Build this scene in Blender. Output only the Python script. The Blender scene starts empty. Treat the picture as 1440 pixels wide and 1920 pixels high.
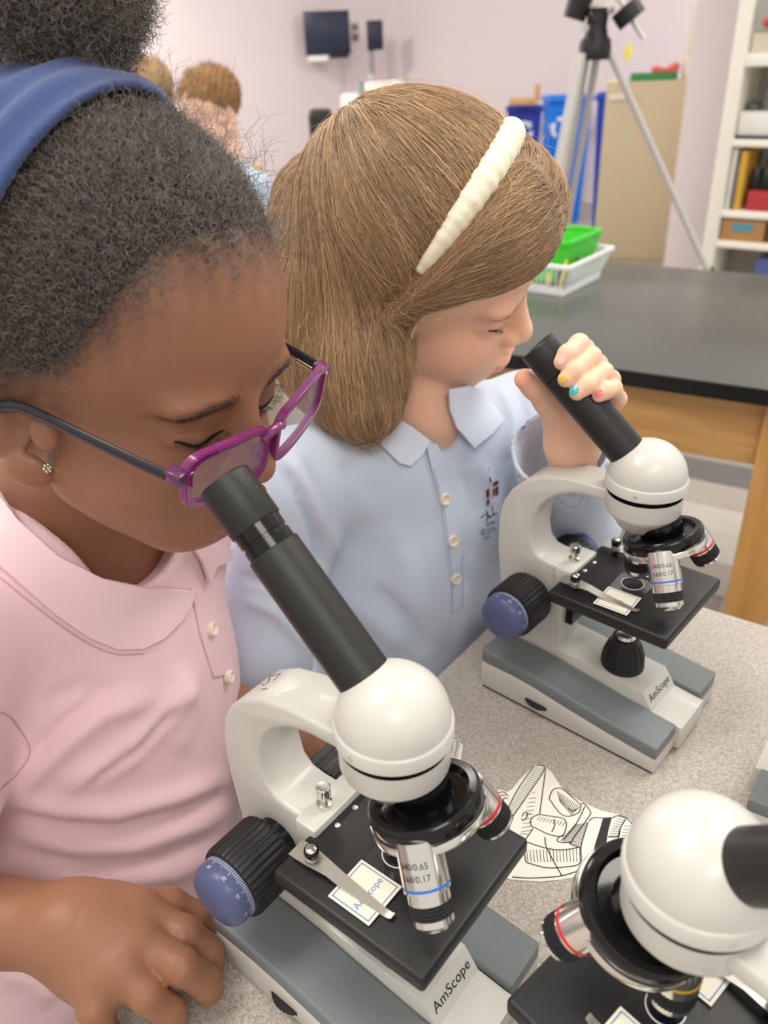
import bpy, bmesh, math, random
import numpy as np
from mathutils import Vector, Matrix
from mathutils.bvhtree import BVHTree

sc = bpy.context.scene
COL = sc.collection
PI = math.pi

# ------------------------------------------------------------------ camera
FOC, PITCH, ROLL = 1522.0, 0.517, 0.044          # focal length in pixels of a 1440x1920 frame
CAM = np.array([0.0, 0.0, 1.195])
TZ = 0.74                                        # height of the work table
_f = np.array([0, math.cos(PITCH), -math.sin(PITCH)])
_r0 = np.array([1.0, 0, 0]); _d0 = np.cross(_f, _r0)
_r = math.cos(ROLL) * _r0 + math.sin(ROLL) * _d0
_d = -math.sin(ROLL) * _r0 + math.cos(ROLL) * _d0
cam_data = bpy.data.cameras.new('camera')
cam_data.sensor_fit = 'HORIZONTAL'; cam_data.sensor_width = 36.0
cam_data.lens = FOC / 1440 * 36.0
cam_data.clip_start = 0.02; cam_data.clip_end = 60
cam_data.dof.use_dof = True
cam_data.dof.focus_distance = 0.45
cam_data.dof.aperture_fstop = 12.0
cam = bpy.data.objects.new('camera', cam_data); COL.objects.link(cam)
cam.matrix_world = Matrix(((_r[0], -_d[0], -_f[0], CAM[0]), (_r[1], -_d[1], -_f[1], CAM[1]), (_r[2], -_d[2], -_f[2], CAM[2]), (0, 0, 0, 1)))
sc.camera = cam

# ------------------------------------------------------------------ light and exposure
sc.view_settings.view_transform = 'Standard'
sc.view_settings.look = 'None'
sc.view_settings.gamma = 1.0
sc.view_settings.use_curve_mapping = False
sc.view_settings.exposure = 0.18
world = bpy.data.worlds.new('room_light'); sc.world = world; world.use_nodes = True
world.node_tree.nodes['Background'].inputs[0].default_value = (1.0, 0.955, 0.90, 1)
world.node_tree.nodes['Background'].inputs[1].default_value = 0.74
def ceiling_lamp(x, y, sx, sy, power, rz=0.0):
    l = bpy.data.lights.new('ceiling_lamp', 'AREA'); l.shape = 'RECTANGLE'; l.size = sx; l.size_y = sy
    l.energy = power; l.color = (1.0, 0.95, 0.87)
    o = bpy.data.objects.new('ceiling_lamp', l); COL.objects.link(o)
    o.location = (x, y, 2.70); o.rotation_euler = (0, 0, rz)
    return o
for lx, ly, pw in ((-0.9, 0.3, 24), (1.2, 0.9, 24), (-0.9, 2.6, 24), (2.6, 3.0, 28), (-2.4, 5.4, 130), (3.4, 5.6, 130), (0.3, -1.3, 20)):
    ceiling_lamp(lx, ly, 1.2, 0.6, pw, 0.6)

# ------------------------------------------------------------------ helpers
def at(x, y, z):
    "point at pixel x, y and at depth z in front of the camera"
    return CAM + z * (_f + (x - 720) / FOC * _r + (y - 960) / FOC * _d)
def on_plane(x, y, h):
    v = _f + (x - 720) / FOC * _r + (y - 960) / FOC * _d
    return CAM + v * (h - CAM[2]) / v[2]
def pix(P):
    q = np.asarray(P, float) - CAM; z = q @ _f
    return np.stack([720 + FOC * (q @ _r) / z, 960 + FOC * (q @ _d) / z], -1), z
def far(x, y, D):
    "point seen at pixel x, y at the horizontal distance D"
    v = _f + (x - 720) / FOC * _r + (y - 960) / FOC * _d
    return CAM + v * D / math.hypot(v[0], v[1])
def lin(c):
    c = np.asarray(c, float) / 255.0
    return tuple(np.where(c <= 0.04045, c / 12.92, ((c + 0.055) / 1.055) ** 2.4)) + (1.0,)

MATS = {}
def mat(name, rgb, rough=0.5, metal=0.0, var=0.06, vscale=60.0, bump=0.0, bscale=400.0, sss=0.0, sssr=(1, .35, .2), coat=0.0, trans=0.0, alpha=1.0, spec=0.5, sheen=0.0, emit=0.0, ior=1.45, attr=None):
    if name in MATS: return MATS[name]
    m = bpy.data.materials.new(name); m.use_nodes = True; MATS[name] = m
    nt = m.node_tree; b = nt.nodes['Principled BSDF']; L = nt.links
    tc = nt.nodes.new('ShaderNodeTexCoord')
    col = lin(rgb)
    nz = nt.nodes.new('ShaderNodeTexNoise'); nz.inputs['Scale'].default_value = vscale; nz.inputs['Detail'].default_value = 4
    L.new(tc.outputs['Object'], nz.inputs['Vector'])
    mx = nt.nodes.new('ShaderNodeMix'); mx.data_type = 'RGBA'
    mx.inputs[6].default_value = tuple(c * (1 - var) for c in col[:3]) + (1,)
    mx.inputs[7].default_value = tuple(min(1, c * (1 + var)) for c in col[:3]) + (1,)
    L.new(nz.outputs['Fac'], mx.inputs[0])
    out = mx.outputs[2]
    if attr:                                     # own colour stored per point
        at_ = nt.nodes.new('ShaderNodeAttribute'); at_.attribute_name = attr
        m2 = nt.nodes.new('ShaderNodeMix'); m2.data_type = 'RGBA'; m2.blend_type = 'MULTIPLY'; m2.inputs[0].default_value = 1
        L.new(out, m2.inputs[6]); L.new(at_.outputs['Color'], m2.inputs[7]); out = m2.outputs[2]
    L.new(out, b.inputs['Base Color'])
    b.inputs['Roughness'].default_value = rough; b.inputs['Metallic'].default_value = metal
    b.inputs['Specular IOR Level'].default_value = spec
    b.inputs['Coat Weight'].default_value = coat; b.inputs['Coat Roughness'].default_value = 0.08
    b.inputs['Transmission Weight'].default_value = trans; b.inputs['IOR'].default_value = ior
    b.inputs['Alpha'].default_value = alpha
    if sheen: b.inputs['Sheen Weight'].default_value = sheen; b.inputs['Sheen Roughness'].default_value = 0.4
    if sss:
        b.inputs['Subsurface Weight'].default_value = 1.0; b.inputs['Subsurface Radius'].default_value = sssr; b.inputs['Subsurface Scale'].default_value = sss
    if emit:
        L.new(out, b.inputs['Emission Color']); b.inputs['Emission Strength'].default_value = emit
    if bump:
        n2 = nt.nodes.new('ShaderNodeTexNoise'); n2.inputs['Scale'].default_value = bscale; n2.inputs['Detail'].default_value = 3
        L.new(tc.outputs['Object'], n2.inputs['Vector'])
        bp = nt.nodes.new('ShaderNodeBump'); bp.inputs['Strength'].default_value = bump; bp.inputs['Distance'].default_value = 0.001
        L.new(n2.outputs['Fac'], bp.inputs['Height']); L.new(bp.outputs['Normal'], b.inputs['Normal'])
    return m

def tag(o, label=None, cat=None, group=None, kind=None):
    if label: o['label'] = label
    if cat: o['category'] = cat
    if group: o['group'] = group
    if kind: o['kind'] = kind
    return o
def empty(name, loc=(0, 0, 0), rz=0.0, label=None, cat=None, group=None):
    o = bpy.data.objects.new(name, None); COL.objects.link(o); o.location = loc; o.rotation_euler = (0, 0, rz)
    o.empty_display_size = 0.05
    return tag(o, label, cat, group)
def link(name, me, m, parent=None, smooth=True, angle=None):
    if m is not None: me.materials.clear(); me.materials.append(m)
    if smooth:
        me.polygons.foreach_set('use_smooth', [True] * len(me.polygons))
        if angle is not None: me.set_sharp_from_angle(angle=math.radians(angle))
    o = bpy.data.objects.new(name, me); COL.objects.link(o)
    if parent is not None: o.parent = parent
    return o
def mesh(name, V, Fc, m, parent=None, smooth=True, angle=35, s=1.0):
    me = bpy.data.meshes.new(name)
    me.from_pydata([tuple(float(c) * s for c in v) for v in V], [], [tuple(int(i) for i in f) for f in Fc]); me.update()
    return link(name, me, m, parent, smooth, angle)
class Geo:
    "collects shapes of ONE part"
    def __init__(self): self.bm = bmesh.new()
    def _xf(self, vs, M):
        if M is not None: bmesh.ops.transform(self.bm, matrix=M, verts=vs)
    def box(self, x0, x1, y0, y1, z0, z1, bev=0.0, seg=2, M=None):
        r = bmesh.ops.create_cube(self.bm, size=1.0); vs = r['verts']
        for v in vs: v.co = ((x0 + x1) / 2 + v.co.x * (x1 - x0), (y0 + y1) / 2 + v.co.y * (y1 - y0), (z0 + z1) / 2 + v.co.z * (z1 - z0))
        if bev:
            es = list({e for v in vs for e in v.link_edges})
            r = bmesh.ops.bevel(self.bm, geom=es, offset=bev, segments=seg, affect='EDGES', profile=0.5, clamp_overlap=True)
            vs = list({v for f in r['faces'] for v in f.verts} | {v for v in vs if v.is_valid})
        self._xf(vs, M); return self
    def prism(self, pts, y0, y1, bev=0.0, seg=3, M=None, vert_only=False, bevw=None):
        "pts in the xz plane, swept along y"
        a = [self.bm.verts.new((p[0], y0, p[1])) for p in pts]; b = [self.bm.verts.new((p[0], y1, p[1])) for p in pts]
        n = len(pts); fs = [self.bm.faces.new(a), self.bm.faces.new(b[::-1])]
        for i in range(n): fs.append(self.bm.faces.new((a[i], b[i], b[(i + 1) % n], a[(i + 1) % n])))
        bmesh.ops.recalc_face_normals(self.bm, faces=fs); vs = a + b
        if bev:
            if vert_only: es = [e for e in {e for v in vs for e in v.link_edges} if abs(e.verts[0].co.y - e.verts[1].co.y) > 1e-9]
            else: es = [e for f in fs[:2] for e in f.edges]
            r = bmesh.ops.bevel(self.bm, geom=es, offset=bev, segments=seg, affect='EDGES', profile=0.5, clamp_overlap=True)
            vs = list({v for f in r['faces'] for v in f.verts} | {v for v in vs if v.is_valid})
        self._xf(vs, M); return self
    def lathe(self, prof, n=48, M=None, cap0=False, cap1=False, flute=0, depth=0.0, flz=None):
        "profile of (r, z) turned round the z axis"
        rings = []
        allv = []
        for r, z in prof:
            if r < 1e-6:
                v = self.bm.verts.new((0, 0, z)); rings.append([v]); allv.append(v); continue
            ring = []
            for i in range(n):
                a = 2 * PI * i / n; rr = r
                if flute and (flz is None or flz[0] <= z <= flz[1]): rr = r - depth * (1 if (i * flute * 2 // n) % 2 else 0)
                ring.append(self.bm.verts.new((rr * math.cos(a), rr * math.sin(a), z)))
            rings.append(ring); allv += ring
        for A, B in zip(rings[:-1], rings[1:]):
            for i in range(n):
                j = (i + 1) % n
                if len(A) == 1 and len(B) == 1: continue
                if len(A) == 1: self.bm.faces.new((A[0], B[j], B[i]))
                elif len(B) == 1: self.bm.faces.new((A[i], A[j], B[0]))
                else: self.bm.faces.new((A[i], A[j], B[j], B[i]))
        if cap0 and len(rings[0]) > 1: self.bm.faces.new(rings[0][::-1])
        if cap1 and len(rings[-1]) > 1: self.bm.faces.new(rings[-1])
        self._xf(allv, M); return self
    def tube(self, pts, rad, n=10, M=None, flat=None, closed=False):
        "tube along a path; rad a number or one for each point; flat = (direction, factor) squeezes it"
        P = [Vector(p) for p in pts]; k = len(P); rads = rad if hasattr(rad, '__len__') else [rad] * k
        T = [(P[min(i + 1, k - 1)] - P[max(i - 1, 0)]).normalized() for i in range(k)]
        if closed: T = [(P[(i + 1) % k] - P[i - 1]).normalized() for i in range(k)]
        u = T[0].orthogonal().normalized()
        if flat is not None: u = (Vector(flat[0]) - T[0] * Vector(flat[0]).dot(T[0])).normalized()
        rings = []; allv = []
        for i in range(k):
            if flat is not None and len(flat) > 2: u = Vector(flat[0])
            u = (u - T[i] * u.dot(T[i])).normalized(); w = T[i].cross(u)
            ring = []
            for j in range(n):
                a = 2 * PI * j / n; f = flat[1] if flat is not None else 1.0
                ring.append(self.bm.verts.new(P[i] + (u * math.cos(a) * f + w * math.sin(a)) * rads[i]))
            rings.append(ring); allv += ring
        for i in range(k - 1 + (1 if closed else 0)):
            A, B = rings[i], rings[(i + 1) % k]
            for j in range(n): self.bm.faces.new((A[j], A[(j + 1) % n], B[(j + 1) % n], B[j]))
        if not closed: self.bm.faces.new(rings[0][::-1]); self.bm.faces.new(rings[-1])
        self._xf(allv, M); return self
    def ball(self, c, r, n=16, M=None, sc=(1, 1, 1)):
        q = bmesh.ops.create_uvsphere(self.bm, u_segments=n, v_segments=max(6, n // 2), radius=1.0)
        for v in q['verts']: v.co = Vector((c[0] + v.co.x * r * sc[0], c[1] + v.co.y * r * sc[1], c[2] + v.co.z * r * sc[2]))
        self._xf(q['verts'], M); return self
    def quad(self, a, b, c, d):
        self.bm.faces.new([self.bm.verts.new(Vector(p)) for p in (a, b, c, d)]); return self
    def poly(self, pts):
        self.bm.faces.new([self.bm.verts.new(Vector(p)) for p in pts]); return self
    def obj(self, name, m, parent=None, s=1.0, angle=35, smooth=True, bad_normals=False):
        if not bad_normals: bmesh.ops.recalc_face_normals(self.bm, faces=self.bm.faces)
        if s != 1.0: bmesh.ops.scale(self.bm, vec=(s, s, s), verts=self.bm.verts)
        me = bpy.data.meshes.new(name); self.bm.to_mesh(me); self.bm.free()
        return link(name, me, m, parent, smooth, angle)
def frame(o, zdir, xdir=(1, 0, 0)):
    "matrix with its z axis along zdir"
    z = Vector(zdir).normalized(); x = Vector(xdir); x = (x - z * x.dot(z))
    if x.length < 1e-6: x = z.orthogonal()
    x.normalize(); y = z.cross(x)
    return Matrix(((x.x, y.x, z.x, o[0]), (x.y, y.y, z.y, o[1]), (x.z, y.z, z.z, o[2]), (0, 0, 0, 1)))
def text_geo(s, size, extr=0.0, align='CENTER', shear=0.0, spacing=1.0):
    "vertices and faces of a written word, in its own xy plane"
    cu = bpy.data.curves.new('writing', 'FONT'); cu.body = s; cu.size = size; cu.align_x = align; cu.align_y = 'CENTER'; cu.shear = shear; cu.space_character = spacing
    cu.resolution_u = 3
    o = bpy.data.objects.new('writing', cu); COL.objects.link(o)
    dg = bpy.context.evaluated_depsgraph_get(); dg.update()
    me = bpy.data.meshes.new_from_object(o.evaluated_get(dg))
    V = [tuple(v.co) for v in me.vertices]; Fc = [tuple(p.vertices) for p in me.polygons]
    bpy.data.objects.remove(o); bpy.data.curves.remove(cu); bpy.data.meshes.remove(me)
    return V, Fc
def text_on(name, s, size, m, parent, M, bend=None, sc_=1.0, **k):
    V, Fc = text_geo(s, size, **k); out = []
    for v in V:
        p = Vector((v[0], v[1], 0))
        if bend: a = v[0] / bend; p = Vector((bend * math.sin(a), v[1], bend * math.cos(a)))
        out.append(M @ p)
    return mesh(name, out, Fc, m, parent, smooth=False, s=sc_)
def copy_tree(o, parent=None):
    c = o.copy(); COL.objects.link(c); c.parent = parent
    for ch in list(o.children): copy_tree(ch, c)
    return c
# ------------------------------------------------------------------ materials
M_WHITE = mat('scope_white_enamel', (200, 198, 191), 0.34, coat=0.15, var=0.015, vscale=90)
M_GREY = mat('scope_grey_plastic', (112, 118, 120), 0.42, var=0.03, bump=0.15, bscale=2500)
M_BLACK = mat('scope_black_enamel', (26, 26, 27), 0.42, var=0.1, bump=0.12, bscale=2500)
M_GLOSS = mat('glossy_black', (12, 12, 13), 0.16, var=0.1)
M_TUBE = mat('satin_black_tube', (62, 62, 61), 0.36, metal=0.75, var=0.08, bump=0.15, bscale=3500)
M_RUB = mat('knurled_black_rubber', (24, 24, 24), 0.55, var=0.12, bump=0.3, bscale=1500)
M_CHROME = mat('chrome', (226, 223, 217), 0.18, metal=1.0, var=0.03)
M_STEEL = mat('brushed_steel', (224, 220, 210), 0.36, metal=1.0, var=0.05, vscale=300)
M_BLUE = mat('dial_blue_plastic', (78, 86, 124), 0.36, var=0.03)
M_PRINT_W = mat('white_print', (225, 226, 228), 0.5, var=0.01)
M_PRINT_K = mat('black_print', (38, 38, 40), 0.6, var=0.02)
M_PRINT_B = mat('blue_print', (70, 120, 190), 0.6, var=0.02)
M_RED = mat('red_ring_paint', (205, 40, 48), 0.4, var=0.02)
M_BLU = mat('blue_ring_paint', (52, 108, 190), 0.4, var=0.02)
M_YEL = mat('yellow_ring_paint', (220, 165, 40), 0.4, var=0.02)
M_PAPER = mat('paper_label', (236, 232, 220), 0.7, var=0.015)
M_GLASS = mat('clear_glass', (235, 240, 238), 0.03, trans=1.0, var=0.0, alpha=0.25)
M_LENS = mat('lens_dark_glass', (20, 22, 40), 0.05, var=0.0)
M_CREAM = mat('slide_paper', (238, 234, 216), 0.6, var=0.015)

# ------------------------------------------------------------------ setting: floor, walls
def wall_quad(name, a, b, z0, z1, th, m, label):
    a = Vector((a[0], a[1], 0)); b = Vector((b[0], b[1], 0)); d = b - a; L = d.length; d.normalize(); n = Vector((-d.y, d.x, 0))
    g = Geo(); M = Matrix(((d.x, n.x, 0, a.x), (d.y, n.y, 0, a.y), (0, 0, 1, 0), (0, 0, 0, 1)))
    g.box(0, L, 0, th, z0, z1, M=M)
    return tag(g.obj(name, m, smooth=False), label, None, kind='structure')
M_WALL = mat('lavender_wall_paint', (229, 217, 219), 0.75, var=0.015, vscale=3, bump=0.06, bscale=180)
M_FLOOR = mat('grey_floor_base', (146, 140, 136), 0.6, var=0.1, vscale=5)
g = Geo(); g.box(-6, 7, -3, 10.6, -0.06, -0.004); tag(g.obj('floor', M_FLOOR, smooth=False), 'grey vinyl plank floor of the classroom', kind='structure')
FLOOR = bpy.data.objects['floor']
corner = far(727, 120, 9.0)
lw = far(-900, 120, 7.4); rw = far(1900, 120, 6.4)
wall_quad('wall_left', lw, corner, 0, 2.9, 0.1, M_WALL, 'pale lavender back wall with the two dark screens')
wall_quad('wall_right', corner, rw, 0, 2.9, 0.1, M_WALL, 'pale lavender wall behind the recycling bins')
# floor planks that can be told apart under and beyond the black bench
plank_dir = math.radians(-33)
pm = [mat('vinyl_plank_%s' % n, c, 0.5, var=0.12, vscale=9, bump=0.1, bscale=60) for n, c in (('light', (190, 184, 175)), ('mid', (150, 144, 138)), ('dark', (106, 102, 102)), ('warm', (168, 158, 148)))]
g = Geo(); g.box(0, 0.91, 0, 0.149, -0.004, 0.0, bev=0.0012, seg=1)
p0 = g.obj('plank', pm[0], FLOOR)
meshes = []
for m_ in pm:
    me = p0.data.copy(); me.materials.clear(); me.materials.append(m_); meshes.append(me)
rng = random.Random(4)
first = True
for i in range(-14, 20):
    for j in range(-5, 6):
        u = j * 0.912 + (i * 0.37) % 0.912; w = i * 0.15
        cx = 1.15 + u * math.cos(plank_dir) - w * math.sin(plank_dir); cy = 1.75 + u * math.sin(plank_dir) + w * math.cos(plank_dir)
        mid = np.array([cx + 0.45 * math.cos(plank_dir), cy + 0.45 * math.sin(plank_dir), 0.0])
        (px_, z_) = pix(mid)
        if z_ < 0.5 or not (1000 < px_[0] < 2300 and 700 < px_[1] < 1500): continue
        o = p0 if first else p0.copy()
        if not first: COL.objects.link(o)
        first = False
        o.data = rng.choice(meshes); o.parent = FLOOR; o.location = (cx, cy, 0); o.rotation_euler = (0, 0, plank_dir)

# ------------------------------------------------------------------ work table with speckled top
def speckle(name):
    m = bpy.data.materials.new(name); m.use_nodes = True; nt = m.node_tree; b = nt.nodes['Principled BSDF']; L = nt.links
    tc = nt.nodes.new('ShaderNodeTexCoord')
    vo = nt.nodes.new('ShaderNodeTexVoronoi'); vo.inputs['Scale'].default_value = 1050; L.new(tc.outputs['Object'], vo.inputs['Vector'])
    cr = nt.nodes.new('ShaderNodeValToRGB'); e = cr.color_ramp.elements
    e[0].position = 0.12; e[0].color = lin((160, 150, 141)); e[1].position = 0.85; e[1].color = lin((194, 187, 178))
    x = cr.color_ramp.elements.new(0.4); x.color = lin((172, 163, 154)); x = cr.color_ramp.elements.new(0.62); x.color = lin((180, 172, 163))
    sp = nt.nodes.new('ShaderNodeSeparateColor'); L.new(vo.outputs['Color'], sp.inputs[0]); L.new(sp.outputs[0], cr.inputs[0])
    nz = nt.nodes.new('ShaderNodeTexNoise'); nz.inputs['Scale'].default_value = 300; nz.inputs['Detail'].default_value = 5; L.new(tc.outputs['Object'], nz.inputs['Vector'])
    mx = nt.nodes.new('ShaderNodeMix'); mx.data_type = 'RGBA'; mx.blend_type = 'OVERLAY'; mx.inputs[0].default_value = 0.25
    L.new(cr.outputs[0], mx.inputs[6]); L.new(nz.outputs['Fac'], mx.inputs[7]); L.new(mx.outputs[2], b.inputs['Base Color'])
    b.inputs['Roughness'].default_value = 0.42
    return m
M_LAM = speckle('speckled_laminate'); M_LAME = mat('table_edge_black', (40, 38, 38), 0.5)
e0 = on_plane(1331, 1140.6, TZ); e1 = on_plane(1440, 1173.6, TZ); l0 = on_plane(140, 1915, TZ); l1 = on_plane(905, 1185, TZ)
def meet(p, u, q, w):
    A_ = np.array([[u[0], -w[0]], [u[1], -w[1]]]); t = np.linalg.solve(A_, (q - p)[:2]); return p + u * t[0]
ud = (e1 - e0) / np.linalg.norm(e1 - e0); wd = (l1 - l0) / np.linalg.norm(l1 - l0)
tc_ = meet(e0, ud, l0, wd)                        # corner of the table, behind the far microscope
tb = empty('work_table', (tc_[0], tc_[1], 0), 0, 'classroom table with grey speckled laminate top under the microscopes', 'table')
quad = [np.zeros(3), ud * .76, ud * .76 - wd * 1.15, -wd * 1.15]
def slab(name, ins, z0, z1, m, bev):
    c = sum(quad) / 4; g = Geo(); pts = [q + (c - q) / np.linalg.norm(c - q) * ins for q in quad]
    g.prism([(p[0], -p[1]) for p in pts], z0, z1, bev=bev, seg=2, M=Matrix(((1, 0, 0, 0), (0, 0, -1, 0), (0, 1, 0, 0), (0, 0, 0, 1))))
    return g.obj(name, m, tb)
slab('table_top', 0.0, TZ - .022, TZ, M_LAM, .0025)
slab('apron', 0.05, TZ - .09, TZ - .022, M_LAME, .001)
for q in quad:
    c = sum(quad) / 4; p = q + (c - q) / np.linalg.norm(c - q) * .09
    g = Geo(); g.lathe([(0.0, 0), (0.02, 0), (0.02, TZ - 0.09), (0, TZ - 0.09)], 20, Matrix.Translation((p[0], p[1], 0))); g.obj('leg', M_LAME, tb)

# ------------------------------------------------------------------ black lab bench
M_EPOXY = mat('black_epoxy_bench_top', (76, 75, 72), 0.24, var=0.06, vscale=4, spec=1.0)  # grey of the room's reflection mixed into the black base colour
M_EPEDGE = mat('black_epoxy_edge', (16, 16, 17), 0.35, var=0.06)
def wood(name, c0, c1, sx=(1.2, 14, 14)):
    m = bpy.data.materials.new(name); m.use_nodes = True; nt = m.node_tree; b = nt.nodes['Principled BSDF']; L = nt.links
    tc = nt.nodes.new('ShaderNodeTexCoord'); mp = nt.nodes.new('ShaderNodeMapping'); mp.inputs['Scale'].default_value = sx
    L.new(tc.outputs['Object'], mp.inputs[0]); nz = nt.nodes.new('ShaderNodeTexNoise'); nz.inputs['Scale'].default_value = 4; nz.inputs['Detail'].default_value = 6; nz.inputs['Distortion'].default_value = 0.6
    L.new(mp.outputs[0], nz.inputs['Vector']); cr = nt.nodes.new('ShaderNodeValToRGB'); cr.color_ramp.elements[0].position = .3; cr.color_ramp.elements[1].position = .7
    cr.color_ramp.elements[0].color = lin(c0); cr.color_ramp.elements[1].color = lin(c1); L.new(nz.outputs['Fac'], cr.inputs[0]); L.new(cr.outputs[0], b.inputs['Base Color'])
    b.inputs['Roughness'].default_value = 0.4
    return m
M_OAK = wood('oak_apron', (190, 140, 82), (216, 170, 108)); M_OAKV = wood('oak_leg', (186, 134, 70), (208, 158, 92), (14, 14, 1.2))
n0 = on_plane(960, 664, TZ); n1 = on_plane(1440, 730, TZ); f1 = on_plane(1440, 515, TZ)
bdir = math.atan2(n1[1] - n0[1], n1[0] - n0[0])
bd = np.array([math.cos(bdir), math.sin(bdir), 0]); bn = np.array([-bd[1], bd[0], 0])
bdep = float((f1 - n1) @ bn)
bench = empty('lab_bench', (n1[0], n1[1], 0), bdir, 'lab bench with glossy black top and oak apron behind the light-blue shirt', 'bench')
g = Geo(); g.box(-1.25, 0.55, 0, bdep, TZ - 0.026, TZ, bev=0.002); g.obj('bench_top', M_EPOXY, bench)
g = Geo(); g.box(-1.25, 0.55, -0.0012, 0.0, TZ - 0.026, TZ - 0.0015); g.obj('front_edge', M_EPEDGE, bench)
g = Geo(); g.box(-1.15, 0.02, 0.045, 0.065, TZ - 0.145, TZ - 0.026, bev=0.002); g.obj('apron', M_OAK, bench)
g = Geo(); g.box(-1.15, 0.02, bdep - 0.07, bdep - 0.05, TZ - 0.145, TZ - 0.026, bev=0.002); g.obj('apron', M_OAK, bench)
for lx_ in (-1.2, 0.0):
    for ly_ in (0.03, bdep - 0.10):
        g = Geo(); g.box(lx_, lx_ + 0.07, ly_, ly_ + 0.07, 0, TZ - 0.026, bev=0.003); g.obj('leg', M_OAKV, bench)

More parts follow.
